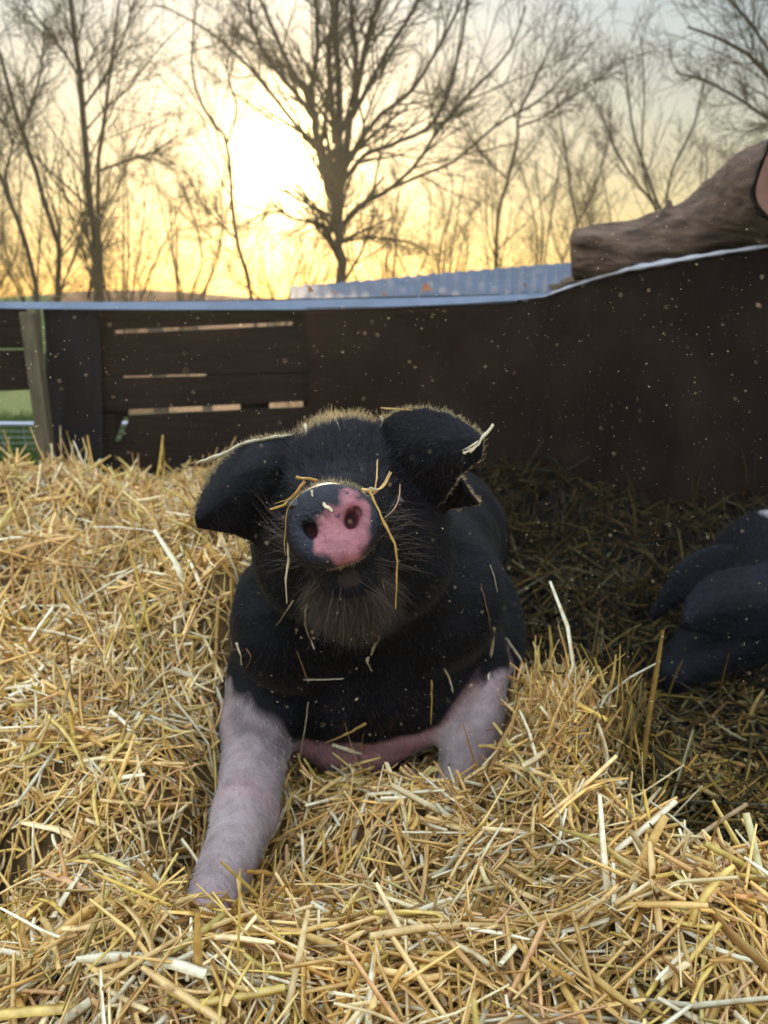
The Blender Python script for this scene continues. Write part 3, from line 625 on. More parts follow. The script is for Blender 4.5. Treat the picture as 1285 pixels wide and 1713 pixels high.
# roof edge strip
def strip(name, top, bot, th, mat_, parent, bend=0.0):
    V = []; F = []
    n = len(top)
    for t, b in zip(top, bot): V += [t, b, b + np.array([0, th, 0]), t + np.array([0, th, 0])]
    for i in range(n - 1):
        a = i * 4
        for q in range(4): F.append((a + q, a + (q + 1) % 4, a + 4 + (q + 1) % 4, a + 4 + q))
    F.append((0, 3, 2, 1)); e = (n - 1) * 4; F.append((e, e + 1, e + 2, e + 3))
    return link(name, mesh_py(name, V, F), mat_, parent)
xs = [-60, 20, 120, 260, 400, 480, 560, 650, 740, 830, 900, 938]
ty = [504, 505, 505, 505, 503, 502, 500, 499, 497, 494, 490, 487]; by = [515, 516, 517, 518, 518, 518, 517, 515, 512, 508, 502, 497]
strip('roof_edge', [at(x, y, 3.16) for x, y in zip(xs, ty)], [at(x, y, 3.15) for x, y in zip(xs, by)], 0.035, M_trim, shelter)
# corrugated sheet sloping up behind the edge
rows = [[(484, 503, 3.21), (620, 501, 3.21), (760, 497, 3.21), (900, 490, 3.21), (1010, 484, 3.21)],
        [(486, 479, 4.3), (620, 468, 4.3), (760, 455, 4.3), (900, 443, 4.3), (1010, 436, 4.3)]]
T0 = np.array([[at(*q) for q in r] for r in rows]); nu = 150; V = []; F = []
tt = np.linspace(0, 4, nu)
for j, r in enumerate(np.linspace(0, 1, 6)):
    for i, t in enumerate(tt):
        a = min(int(t), 3); f_ = t - a; p0 = T0[0, a] * (1 - f_) + T0[0, a + 1] * f_; p1 = T0[1, a] * (1 - f_) + T0[1, a + 1] * f_
        p = p0 * (1 - r) + p1 * r; V.append(p + np.array([0, 0, 0.0035 * math.sin(i / nu * 2 * math.pi * 26) - 0.05 * r * (1 - r)]))
n0 = len(V); V += [v - np.array([0, 0, 0.004]) for v in V]
for j in range(5):
    for i in range(nu - 1):
        a = j * nu + i; F += [(a, a + 1, a + nu + 1, a + nu), (n0 + a, n0 + a + nu, n0 + a + nu + 1, n0 + a + 1)]
link('roof_sheet', mesh_py('roof_sheet', V, F, True), M_metal, shelter)
V = []; F = []
xq = at(520, 500, 4.62)[0]; slab(V, F, [(xq, 4.62, 1.10), (xr, 4.62, 1.12), (xr, 4.62, 1.03), (xq, 4.62, 1.03)], 0.05)
link('back_beam', mesh_py('back_beam', V, F), M_board, shelter)
# dark plastic at the left end
gx_ = np.linspace(0, 1, 10); V = []; F = []
for j in range(12):
    for i in range(10):
        t = i / 9; r = j / 11; p = at(72 + (92 + 4 * r) * t + 12 * r, 517 + 345 * r, YW - 0.03); p[1] += 0.02 * math.sin(t * 9 + r * 3) * (0.3 + r) + 0.01 * math.sin(t * 23 + r * 9)
        V.append(p)
for j in range(11):
    for i in range(9): a = j * 10 + i; F.append((a, a + 10, a + 11, a + 1))
o = link('plastic_sheet', mesh_py('plastic_sheet', V, F, True), M_sheet); tag(o, 'dark crumpled plastic sheet hanging on the left end of the board wall', 'plastic sheet')
md = o.modifiers.new('thick', 'SOLIDIFY'); md.thickness = 0.003
# loose lit board end by the plastic
V = []; F = []
slab(V, F, [at(166, 806, 3.05), at(186, 806, 3.05), at(184, 860, 3.05), at(164, 860, 3.05)], 0.03)

# post left of the wall
def prism(name, pts, rad, sides, mat_, parent=None, jit=0.0):
    P = np.array([pts]); o = tubes_obj(name, P, np.array([rad]), sides, mat_, parent); return o
a = at(47, 522, 3.12); b = at(84, 815, 3.06); b2 = b + (b - a) * 0.35
V = []; F = []; w = 0.027
ring = []
for p in (a, (a + b) / 2 + np.array([0.004, 0, 0]), b2):
    ring += [p + np.array([-w, -w, 0]), p + np.array([w, -w, 0]), p + np.array([w, w, 0]), p + np.array([-w, w, 0])]
F = [(i * 4 + q, i * 4 + (q + 1) % 4, i * 4 + 4 + (q + 1) % 4, i * 4 + 4 + q) for i in range(2) for q in range(4)] + [(3, 2, 1, 0)]
o = link('wooden_post', mesh_py('wooden_post', ring, F), M_post); tag(o, 'leaning mossy square wooden post at the left end of the board wall', 'post')
md = o.modifiers.new('bevel', 'BEVEL'); md.width = 0.006; md.segments = 2
# boards left of the post
V = []; F = []
slab(V, F, [at(-260, 510, 3.3), at(40, 512, 3.3), at(46, 582, 3.3), at(-260, 588, 3.3)], 0.022)
slab(V, F, [at(-260, 591, 3.295), at(47, 585, 3.295), at(54, 652, 3.295), at(-260, 664, 3.295)], 0.022)
o = link('board_panel', mesh_py('board_panel', V, F), M_board); tag(o, 'short dark board panel left of the leaning post, above the wire fence', 'board panel')

# wire fence on the grass beyond
fence = thing('wire_fence', (-2.4, 5.2, 0)); tag(fence, 'grey wire stock fence with pale top rail on the grass behind the post', 'fence')
z1 = at(20, 707, 5.2)[2]
x0, x1 = -5.0, 0.4
prism('rail', [(x0, 5.2, z1), ((x0 + x1) / 2, 5.2, z1 - 0.01), (x1, 5.2, z1 + .01)], [0.016] * 3, 8, M_wire, fence)
P = []; 
for z in np.linspace(0.05, z1 - 0.06, 5): P.append([(x0, 5.2, z), ((x0 + x1) / 2, 5.2, z), (x1, 5.2, z)])
for x in np.arange(x0, x1, 0.15): P.append([(x, 5.203, 0.02), (x, 5.203, z1 / 2), (x, 5.203, z1)])
tubes_obj('mesh', np.array(P), np.full((len(P), 3), 0.002), 4, M_wire, fence)
for x in (-4.6, -2.95, -1.2): prism('post', [(x, 5.24, -0.05), (x, 5.24, 0.5), (x, 5.24, z1 + 0.12)], [0.035] * 3, 8, M_post, fence)

# grass blades beyond the fence
n = 16000; bx = rng.uniform(-5, -1.8, n); by_ = 3.9 + rng.uniform(0, 1, n) ** 1.3 * 3.2
P = np.stack([np.stack([bx, by_, np.zeros(n)], 1)] * 3, 1); L = rng.uniform(0.05, 0.16, n); dr = rng.normal(size=(n, 2)) * 0.45
P[:, 1, 2] = L * .55; P[:, 2, 2] = L; P[:, 1, :2] += dr * L[:, None] * .35; P[:, 2, :2] += dr * L[:, None]
o = tubes_obj('grass', P, np.tile([0.004, 0.003, 0.0005], (n, 1)), 3, M_grass); tag(o, 'short green grass by the wire fence', 'grass', kind='stuff')

# ------------------------------------------------------------------ tarp, hem and log at the right
hx = [512, 640, 770, 860, 910, 930, 965, 1000, 1045, 1090, 1150, 1210, 1285, 1420, 1600]; hy = [514, 513, 508, 502, 496, 488, 476, 464, 452, 444, 433, 423, 412, 396, 380]
hY = [3.17, 3.165, 3.16, 3.155, 3.14, 3.10, 3.06, 3.02, 2.98, 2.94, 2.9, 2.87, 2.84, 2.8, 2.76]
tarp = thing('tarpaulin', at(1200, 700, 2.9) * np.array([1, 1, 0])); tag(tarp, 'black tarpaulin with pale hem draped over the right part of the shelter wall', 'tarpaulin')
top = np.array([at(*q) for q in zip(hx, hy, hY)])
ti = np.linspace(0, len(hx) - 1, 90); tp = np.stack([np.interp(ti, range(len(hx)), top[:, k]) for k in range(3)], 1)
V = []; F = []; m = 26
for j in range(m):
    r = j / (m - 1)
    for i in range(90):
        p = tp[i].copy(); zb = 0.22; p[2] = p[2] * (1 - r) + zb * r
        p[1] += 0.012 * math.sin(i * 0.7 + r * 4) * r + 0.02 * math.sin(i * 0.23 + r * 2.2) * r + 0.005 * math.sin(i * 2.1 + r * 11) - 0.05 * r * min(1, ti[i] / 5)
        p[0] += -0.02 * r * math.sin(i * .4)
        V.append(p)
for j in range(m - 1):
    for i in range(89): a = j * 90 + i; F.append((a, a + 90, a + 91, a + 1))
# the part of the sheet lying on the roof behind the hem
b0 = len(V); 
for j in range(1, 5):
    for i in range(90): V.append(tp[i] + np.array([0, 0.2 * j, 0.004 * j + 0.01 * math.sin(i * .5 + j) - (0.02 if ti[i] < 4.5 else 0)]) - np.array([0, 0, 0.03 * (j == 4)]))
for j in range(4):
    for i in range(89):
        a = (b0 + (j - 1) * 90 + i) if j else i; b = b0 + j * 90 + i; F.append((a, a + 1, b + 1, b))
o = link('sheet', mesh_py('sheet', V, F, True), M_tarp, tarp)
hemw = np.interp(ti, range(len(hx)), [0.4, 0.4, 0.4, 0.5, 1.5, 4, 5, 6, 8, 9, 7, 6, 6, 6, 6]) / FPX * 2.95
V = []; F = []
for i in range(90):
    p = tp[i]; w = hemw[i] * (1 + 0.25 * math.sin(i * 1.3))
    V += [p + np.array([0, -0.012, w * 0.6]), p + np.array([0, -0.026, 0.0]), p + np.array([0, -0.014, -w * 0.5]), p + np.array([0, -0.004, 0])]
for i in range(89):
    a = i * 4
    for q in range(4): F.append((a + q, a + 4 + q, a + 4 + (q + 1) % 4, a + (q + 1) % 4))
link('hem', mesh_py('hem', V, F, True), M_hem, tarp)

LG = Ls((945,428,3.1),(1020,420,3.05),(1110,402,3.02),(1200,362,2.98),(1256,340,2.95),(1300,334,2.92))
LR = [0.090, 0.090, 0.094, 0.112, 0.166, 0.205]
def f_log(P):
    d = None
    for i in range(len(LG) - 1):
        e = s_cone(P, LG[i], LG[i + 1], LR[i], LR[i + 1]); d = e if d is None else smin(d, e, 0.035)
    d = smin(d, s_cone(P, at(1100, 392, 2.98), at(1121, 336, 2.97), 0.019, 0.012), 0.012)                 # twig stub
    d = smin(d, s_ell(P, at(985, 402, 3.0), (0.05, 0.05, 0.03)), 0.03)                                   # knot
    d = d + 0.0035 * vnoise(P * np.array([0.25, 1, 1]), 60, 21) + 0.0016 * vnoise(P * np.array([0.2, 1, 1]), 140, 22) + 0.005 * vnoise(P, 9, 23)
    ax = unit(LG[1] - LG[0]); d = smax(d, -((P - at(957, 428, 3.1)) @ ax), 0.012)                          # sawn end
    d = smax(d, (P[:, 0] - at(1290, 300, 2.95)[0]), 0.02)                         # sawn end at the right
    return d
lv, lf = mesh_sdf('log', f_log, (0.55, 2.55, 0.95), (1.75, 3.4, 1.95), 0.007, 1)
log = thing('log', at(1100, 440, 3.02)); tag(log, 'thick barky log with flared end lying on the black tarpaulin', 'log')
link('bark', mesh_np('bark', lv, lf), M_log, log)
# reddish sawn face of the flared end
cx = at(1272, 300, 2.8)[0]
def disc_mesh(c, ax, r, wob=0.1):
    A = unit(np.cross(ax, [0, 0, 1.0])); B = np.cross(ax, A); V = [c + ax * 0.004]; n = 40
    for i in range(n):
        t = 2 * math.pi * i / n; V.append(c + (A * math.cos(t) + B * math.sin(t)) * r * (1 + wob * math.sin(3 * t + 1)))
    return V, [(0, 1 + i, 1 + (i + 1) % n) for i in range(n)]
# block of wood standing at the frame's right edge
blk = thing('log', at(1330, 330, 2.75)); tag(blk, 'reddish sawn log end with black bark at the right edge, beside the barky log', 'log')
ca = at(1335, 300, 2.66); cb = at(1345, 290, 3.0)
dirb = unit(cb - ca); A = unit(np.cross(dirb, [0, 0, 1.0])); B = np.cross(dirb, A); V = []; F = []; n = 48
for j, (c, s) in enumerate(((ca, 0.96), (ca + dirb * 0.01, 1.0), (ca + (cb - ca) * .5, 1.02), (cb, 1.0))):
    for i in range(n):
        t = 2 * math.pi * i / n; r = (0.135 + 0.006 * math.sin(5 * t) + 0.004 * math.sin(13 * t + j)) * s; V.append(c + (A * math.cos(t) + B * math.sin(t) * 1.2) * r)
for j in range(3):
    for i in range(n): F.append((j * n + i, j * n + (i + 1) % n, (j + 1) * n + (i + 1) % n, (j + 1) * n + i))
F.append(tuple(range(3 * n, 4 * n)))
M_bbark = mat('dark bark', (0.035, 0.024, 0.019), 0.9, 0.15, var=((0.015, 0.011, 0.01), 0.4, 0.7), scale=14, bump=(1.0, 30))
link('bark', mesh_py('bark', V, F, True), M_bbark, blk)
V2 = [ca - dirb * 0.002]; F2 = []
for i in range(n):
    t = 2 * math.pi * i / n; r = 0.118 + 0.004 * math.sin(5 * t); V2.append(ca - dirb * 0.002 + (A * math.cos(t) + B * math.sin(t) * 1.2) * r)
F2 = [(0, 1 + i, 1 + (i + 1) % n) for i in range(n)]
link('sawn_face', mesh_py('sawn_face', V2, F2), M_cut, blk)

# dry leaves lying on the roof
for (x, y, lab, s, rz) in ((716, 489, 'largest curled orange leaf on the blue grey roof, right of the tree trunk', 0.055, 0.4), (560, 492, 'small orange leaf on the roof just below the big tree trunk', 0.035, 1.5), (522, 490, 'orange leaf at the left end of the grey roof sheet', 0.04, 2.4), (645, 494, 'tiny yellow leaf on the roof left of the largest leaf', 0.028, 0.9), (880, 480, 'dark curled leaf at the right end of the roof sheet by the tarp', 0.03, 2.0)):
    c = at(x, y, 3.27); V = []; F = []
    for j in range(7):
        t = j / 6; w = math.sin(math.pi * t ** 0.8) * 0.45 + 0.01
        for q in (-1, 0, 1):
            p = np.array([(t - .5) * 1.0, q * w, 0.35 * abs(q) * w + 0.25 * math.sin(t * 3)]) * s
            V.append(c + np.array([p[0] * math.cos(rz) - p[1] * math.sin(rz), p[0] * math.sin(rz) * .6 + p[1] * math.cos(rz) * .5, p[2] + p[1] * .6]))
    for j in range(6):
        for q in range(2): a = j * 3 + q; F.append((a, a + 1, a + 4, a + 3))
    o = link('dry_leaf', mesh_py('dry_leaf', V, F, True), M_leaf); tag(o, lab, 'leaf', 'dry leaves on the roof')

# ------------------------------------------------------------------ bare trees
K = 6
def respl(pts, rad, n):
    pts = np.array(pts); s = np.linspace(0, len(pts) - 1, n); i = np.arange(len(pts)); out = []
    for x in s:
        k = min(int(x), len(pts) - 2); f = x - k; p0 = pts[max(k - 1, 0)]; p1 = pts[k]; p2 = pts[k + 1]; p3 = pts[min(k + 2, len(pts) - 1)]
        out.append(0.5 * (2 * p1 + (p2 - p0) * f + (2 * p0 - 5 * p1 + 4 * p2 - p3) * f * f + (3 * p1 - p0 - 3 * p2 + p3) * f ** 3))
    return np.array(out), np.interp(s, i, rad)
def spawn(P, Rr, per, tlo, ang, lf, lmin, lmax, up, rf, rmin, seedjit=0.1, noise=0.075):
    """children on every parent polyline: P (n,K,3)"""
    n, k, _ = P.shape; idx = np.repeat(np.arange(n), per); m = len(idx)
    t = rng.uniform(tlo, 1.0, m) * (k - 1); i = np.minimum(t.astype(int), k - 2); f = (t - i)[:, None]
    b = P[idx, i] * (1 - f) + P[idx, i + 1] * f; d = unit(P[idx, i + 1] - P[idx, i]); rb = Rr[idx, i] * (1 - f[:, 0]) + Rr[idx, i + 1] * f[:, 0]
    plen = np.linalg.norm(np.diff(P, axis=1), axis=2).sum(1)[idx]
    a = rng.uniform(ang[0], ang[1], m)[:, None]; side = unit(np.cross(d, rng.normal(size=(m, 3)))); d = unit(d * np.cos(a) + side * np.sin(a))
    L = np.clip(plen * rng.uniform(lf[0], lf[1], m) * (1.15 - 0.6 * t / (k - 1)), lmin, lmax)
    Q = np.empty((m, K, 3)); Q[:, 0] = b; st = (L / (K - 1))[:, None]
    for j in range(1, K):
        d = unit(d + np.array([0, 0, up]) / K + rng.normal(size=(m, 3)) * noise); Q[:, j] = Q[:, j - 1] + d * st
    r0 = np.maximum(rb * rng.uniform(rf[0], rf[1], m), rmin); R2 = r0[:, None] * np.linspace(1, 0.35, K)[None]; R2 = np.maximum(R2, rmin * 0.6)
    return Q, R2
def tree(name, label, cat, limbs, plan, group=None, sides=7):
    """limbs: list of (points, radii); the first is the trunk"""
    base = limbs[0][0][0]; root = thing(name, (base[0], base[1], 0)); tag(root, label, cat, group)
    NP = 16
    L = [respl(p, r, NP) for p, r in limbs]; P = np.array([l[0] for l in L]); Rr = np.array([l[1] for l in L]); Rr = Rr * 0.68
    P[:, 1:-1] += rng.normal(size=P[:, 1:-1].shape) * Rr[:, 1:-1, None] * 0.25
    if np.min(P[0, :, 2]) > 0.0:
        P[0, 0, 2] = -0.1
    tubes_obj('trunk', P, Rr, sides, M_bark, root)
    cp, cr = P, Rr; VV = []; FF = []; nb = 0
    for lv in plan:
        cp, cr = spawn(cp, cr, **lv)
        v, f = tubes(cp, cr, 4 if len(cp) < 800 else 3); VV.append(v); FF.append(f + nb); nb += len(v)
    if VV:
        link('crown', mesh_np('crown', np.concatenate(VV), np.concatenate(FF)), M_twig, root)
    return root
def tl(Y, *q): return [at(x, y, Y + (r[0] if r else 0)) for x, y, *r in q]
Y = 9.0; px = 1 / FPX * 9.3
main_limbs = [
 (tl(Y, (572,640),(571,470),(567,390),(563,330),(556,285)), np.array([13,11.5,11,13,15]) * px),
 (tl(Y, (560,330),(545,290),(535,255),(528,205),(515,165),(475,90),(440,10),(410,-70)), np.array([13,11,9,8,6.5,4.5,3.5,2.5]) * px),
 (tl(Y, (566,320),(563,270),(566,215),(568,130),(562,50),(566,-60)), np.array([13,11,9,7.5,6,4]) * px),
 (tl(Y, (566,310),(574,260),(586,200),(604,120),(612,70),(640,-20),(660,-80)), np.array([12,9,7.5,6.5,5.5,4,3]) * px),
 (tl(Y, (530,215),(522,150),(532,80),(530,0),(540,-70)), np.array([7,6,5,4.5,3]) * px),
 (tl(Y, (527,200),(490,150),(455,110),(425,50),(415,-20)), np.array([6,4.5,4,3.5,3]) * px),
 (tl(Y, (540,255),(515,235),(480,190),(440,140),(395,90,.3),(330,40,.5),(270,10,.5)), np.array([6,4.5,4,3.5,3,2.2,1.6]) * px),
 (tl(Y, (578,280),(600,240),(640,190),(690,150),(745,60),(780,-20)), np.array([7,5.5,4.5,4,3.2,2.4]) * px),
 (tl(Y, (576,300),(610,260),(670,235),(730,200),(765,100),(782,0)), np.array([6.5,5,4.2,3.8,3.2,2.6]) * px),
 (tl(Y, (576,375),(605,345),(650,318),(700,270),(735,215),(790,150),(850,90),(880,10)), np.array([6.5,5.5,4.5,4,3.4,3,2.4,1.8]) * px),
 (tl(Y, (640,322),(700,295),(760,270),(830,210),(900,170),(950,120)), np.array([4,3.4,3,2.6,2,1.6]) * px),
 (tl(Y, (558,388),(530,372),(500,368),(465,355),(430,360)), np.array([5,3.4,3,2.4,1.6]) * px),
 (tl(Y, (560,240),(556,170),(548,100),(556,30),(548,-60)), np.array([8,6,5,4,3]) * px),
 (tl(Y, (590,195),(625,130),(650,80),(690,20),(720,-50)), np.array([6,4.6,4,3.2,2.4]) * px),
 (tl(Y, (567,230),(590,160),(596,90),(588,20),(596,-50)), np.array([7,5,4.5,4,3]) * px),
 (tl(Y, (575,405),(600,400),(640,398),(690,405)), np.array([3,2.4,2,1.4]) * px),
]
tw = dict(ang=(R_(18), R_(52)), up=0.10, rf=(0.4, 0.65))
tree('bare_tree', 'largest bare tree, forking low and spreading, right of the setting sun', 'tree', main_limbs,
     [dict(per=15, tlo=0.12, lf=(0.25, 0.5), lmin=0.3, lmax=1.7, rmin=0.005, **tw), dict(per=7, tlo=0.15, lf=(0.35, 0.65), lmin=0.2, lmax=0.9, rmin=0.0031, **tw), dict(per=4, tlo=0.2, lf=(0.4, 0.8), lmin=0.12, lmax=0.5, rmin=0.0019, **tw)], 'bare trees behind the shelter', 10)
def small(label, limbs, Y, per=(9, 6, 4), lm=1.3, rmin=0.0030, name='bare_tree', cat='tree', group='bare trees behind the shelter', up=0.12):
    p = (Y + .3) / FPX; L = [(tl(Y, *q), np.array(r) * p) for q, r in limbs]
    pl = [dict(per=int(per[0] * 1.3), tlo=0.08, lf=(0.18, 0.5), lmin=0.3, lmax=lm * 1.1, rmin=rmin * 1.25, ang=(R_(20), R_(52)), up=up + 0.08, rf=(0.22, 0.42)),
          dict(per=per[1], tlo=0.1, lf=(0.3, 0.6), lmin=0.2, lmax=lm * .6, rmin=rmin * .85, ang=(R_(20), R_(50)), up=up, rf=(0.4, 0.65)),
          dict(per=per[2], tlo=0.1, lf=(0.4, 0.75), lmin=0.15, lmax=lm * .36, rmin=rmin * .62, ang=(R_(20), R_(50)), up=0.04, rf=(0.45, 0.7))]
    return tree(name, label, cat, L, pl, group)
small('tall straight thin tree at the left, its dark stem crossing the whole sky', [([(158,640),(163,500),(160,420),(152,330),(146,250),(135,130),(122,40),(112,-60)], [10,9,8.5,8,7.5,6.5,5,4]), ([(140,180),(180,120),(215,40),(235,-40)], [3,2.6,2,1.6]), ([(134,130),(95,70),(55,20),(20,-30)], [3,2.6,2,1.6])], 8.0, per=(16, 6, 3))
small('slim tree close beside the tall straight one, forking just above the roof', [([(176,640),(172,500),(164,390),(165,280),(172,210),(186,110),(200,0)], [6,5.5,5,4.5,4,3,2]), ([(168,285),(210,270),(255,255),(300,225)], [3,2.6,2.2,1.5]), ([(148,500),(158,440),(163,380)], [4,3.5,3])], 8.3, per=(14, 6, 3))
small('crooked thin tree leaning left, second from the left edge', [([(95,640),(95,500),(102,425),(78,350),(55,270),(36,215),(12,140),(-10,60),(-30,-40)], [7,6.5,6,5.5,5,4.5,4,3,2]), ([(38,220),(55,165),(70,110),(75,30)], [3,2.6,2,1.4])], 7.6, per=(15, 6, 3))
small('leftmost leaning thin tree, half out of the picture', [([(72,640),(62,500),(45,415),(20,345),(-5,280),(-40,180),(-70,60)], [6.5,6,5.5,5,4.6,4,3]), ([(20,345),(10,290),(20,240),(0,180)], [2.6,2.4,2,1.5])], 7.2, per=(13, 6, 3))
small('thin tree in front of the glow left of the sun', [([(440,640),(422,500),(396,400),(388,320),(380,240),(345,190),(320,110),(330,0)], [5,4.6,4.4,4,3.6,3,2.4,1.6]), ([(398,402),(360,365),(330,330)], [3,2.4,1.6]), ([(380,240),(395,180),(380,110),(400,40)], [2.6,2.2,1.8,1.4])], 8.6, per=(14, 7, 3))
small('thin crooked tree right of the big one, rising from the roof end', [([(815,640),(829,440),(834,355),(850,300),(866,235),(868,195),(900,120),(930,60)], [4.5,4.2,4,3.6,3.2,2.6,2,1.5]), ([(868,212),(910,195),(960,160),(1010,130)], [2.4,2,1.6,1.2]), ([(850,300),(800,250),(760,180)], [2.2,1.8,1.2])], 9.6, per=(14, 7, 3))
small('tree at the top right corner with twigs hanging over the log', [([(1420,640),(1410,400),(1380,260),(1330,180),(1270,110),(1215,70),(1150,45)], [11,10,8,6,4.5,3.4,2]), ([(1340,190),(1300,205),(1250,175),(1190,140),(1130,120)], [4,3.5,3,2.4,1.6]), ([(1330,180),(1290,90),(1240,20),(1180,-40)], [4,3.4,2.6,2]), ([(1330,180),(1330,80),(1290,-20)], [4,3,2])], 8.0, per=(14, 7, 4))
small('upright many stemmed sapling behind the log', [([(1120,640),(1112,400),(1090,310),(1062,230),(1050,150),(1045,90)], [4,3.6,3.2,2.6,2,1.2]), ([(1112,400),(1120,300),(1160,210),(1180,130)], [3,2.6,2,1.2]), ([(1105,370),(1075,280),(1078,160),(1072,60)], [2.6,2.2,1.8,1]), ([(1100,350),(1040,270),(1010,200),(990,160)], [2.6,2.2,1.6,1])], 11.0, per=(12, 6, 2), up=0.5)
small('pale thin sapling between the crooked tree and the log', [([(985,640),(972,420),(955,320),(945,240),(930,160)], [3.6,3.2,2.6,2,1.2]), ([(965,380),(1000,300),(1020,220)], [2.2,1.8,1.2])], 11.5, per=(14, 7, 3), up=0.4)
# shrub layer: separate bare bushes in a row
for i, (bx_, hgt, Yb) in enumerate(((-40,300,10.5),(70,270,12),(210,280,11),(310,300,12.5),(470,380,12),(640,310,12.5),(740,310,11.5),(890,250,12),(1010,280,13),(1180,250,12),(1300,240,11))):
    limbs = []
    for s in range(6):
        dx = rng.uniform(-90, 90); limbs.append(([(bx_ + dx * .15, 620), (bx_ + dx * .35, 510), (bx_ + dx * .8 + rng.uniform(-15, 15), (510 + hgt) / 2 + 20), (bx_ + dx * 1.15 + rng.uniform(-25, 25), hgt + rng.uniform(-30, 70))], [2.6, 2.2, 1.7, 1.0]))
    lab = ['at the far left edge', 'behind the leftmost leaning trees', 'between the tall straight tree and the glow', 'left of the thin tree by the sun', 'low in the sun glow left of the big trunk', 'right of the big trunk', 'left of the crooked tree by the roof end', 'right of the crooked tree', 'behind the sawn end of the log', 'behind the middle of the log', 'behind the log at the right edge'][i]
    small('pale twiggy bare bush ' + lab, limbs, Yb, per=(8, 9, 4), lm=1.1, rmin=0.0026, name='bare_shrub', cat='shrub', group='bare bushes behind the shelter', up=0.3)

# ------------------------------------------------------------------ straw
def straw_polys(n, c, az, el, L, bend, kink):
    d = np.stack([np.cos(az) * np.cos(el), np.sin(az) * np.cos(el), np.sin(el)], 1)
    s = unit(np.cross(d, rng.normal(size=(n, 3)))); KK = 5; t = np.linspace(-0.5, 0.5, KK)
    P = c[:, None] + d[:, None] * (t[None, :, None] * L[:, None, None])
    P = P + s[:, None] * ((0.25 - t ** 2)[None, :, None] * (bend * L)[:, None, None])
    kk = np.maximum(t - 0.1, 0)[None, :, None] * (kink * L)[:, None, None]
    return P + s[:, None] * kk
PAL = np.array([(0.74, 0.52, 0.18), (0.78, 0.58, 0.25), (0.62, 0.40, 0.12), (0.84, 0.71, 0.42), (0.50, 0.30, 0.085), (0.70, 0.54, 0.15), (0.88, 0.81, 0.62), (0.55, 0.46, 0.14), (0.68, 0.42, 0.20), (0.32, 0.19, 0.06)])
PAL = np.minimum(PAL * np.array([1.07, 0.97, 0.83]), 0.88)
PW_ = np.array([5, 5, 4, 4, 2.5, 3, 3, 1.0, 2.0, 1.2]); PW_ /= PW_.sum()
ALLP, ALLR, ALLC = [], [], []
def scatter(n, x0, x1, y0, y1, Lr, wr, lift, elsd, up_frac, keep=None):
    x = rng.uniform(x0, x1, n); y = rng.uniform(y0, y1, n)
    if keep is not None:
        k = keep(x, y); x, y = x[k], y[k]
    k = (np.hypot((x + 0.66) / 0.11, (y - 0.99) / 0.12) > 1) | (rng.uniform(size=len(x)) < 0.55); x, y = x[k], y[k]
    n = len(x)
    L = rng.uniform(*Lr, n) * rng.choice([0.5, 1, 1.5], n, p=[.3, .5, .2]); w = wr[0] + (wr[1] * 1.25 - wr[0]) * rng.uniform(0, 1, n) ** 1.7
    e = 0.02; hz = H(x, y); gx = (H(x + e, y) - hz) / e; gy_ = (H(x, y + e) - hz) / e
    az = 2.6 * np.sin(x * 5.1 + y * 3.3) + 2.2 * np.sin(y * 6.7 - x * 4.1 + 1.3) + rng.normal(size=n) * 0.95; sl = np.arctan(gx * np.cos(az) + gy_ * np.sin(az))
    el = sl + rng.normal(size=n) * elsd; upm = rng.uniform(size=n) < up_frac; el = np.where(upm, el + rng.uniform(0.5, 1.2, n), el)
    z = hz + rng.uniform(-0.012, lift, n) + np.where(upm, np.sin(np.abs(el)) * L * 0.3, 0)
    P = straw_polys(n, np.stack([x, y, z], 1), az, el, L, rng.normal(size=n) * 0.22, np.where(rng.uniform(size=n) < .3, rng.normal(size=n) * 0.9, 0))
    ok = np.ones(n, bool)
    b1 = (np.abs(P[:, 2, 0] - 0.05) < 0.62) & (P[:, 2, 1] > 0.75) & (P[:, 2, 1] < 2.9)
    if b1.any(): ok[b1] = np.minimum.reduce([f_pig(P[b1][:, k]) for k in (0, 2, 4)]) > 0.004
    b2 = (P[:, 2, 0] > 0.5) & (P[:, 2, 1] > 1.5)
    if b2.any(): ok[b2] &= np.minimum(f_pig2(P[b2][:, 0]), f_pig2(P[b2][:, 4])) > 0.0
    dcam = np.linalg.norm(P - CAM, axis=2).min(1); ok &= dcam > 0.42
    P, w = P[ok], w[ok]; n = len(P)
    c = PAL[rng.choice(len(PAL), n, p=PW_)] * (rng.uniform(0.72, 1.12, n) * (1 + 0.16 * np.sin(P[:, 2, 0] * 13 + 3 * np.sin(P[:, 2, 1] * 9)) * np.sin(P[:, 2, 1] * 15 + 1)))[:, None]
    dk = damp_shade_mask(P[:, 2, 0], P[:, 2, 1])[:, None]
    damp = np.array([0.092, 0.088, 0.066]) * (1 - 0.55 * np.clip((P[:, 2, 1] - 1.7) / 1.2, 0, 1) + 1.5 * np.clip((1.85 - P[:, 2, 1]) / 0.45, 0, 1))[:, None] * (rng.uniform(0.15, 1.0, n) ** 1.6 * 1.9)[:, None]  # old damp straw tone plus painted shade, darkening toward the wall
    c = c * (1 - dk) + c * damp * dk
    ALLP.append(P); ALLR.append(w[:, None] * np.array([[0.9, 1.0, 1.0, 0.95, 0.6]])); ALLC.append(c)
scatter(10500, -0.95, 0.95, 0.30, 1.45, (0.06, 0.16), (0.0016, 0.0040), 0.034, 0.26, 0.03)
scatter(7500, -0.95, 0.95, 0.30, 1.45, (0.02, 0.07), (0.0010, 0.0026), 0.034, 0.32, 0.03)
scatter(14000, -2.3, -0.15, 1.25, 2.75, (0.07, 0.18), (0.0020, 0.0045), 0.04, 0.34, 0.07)
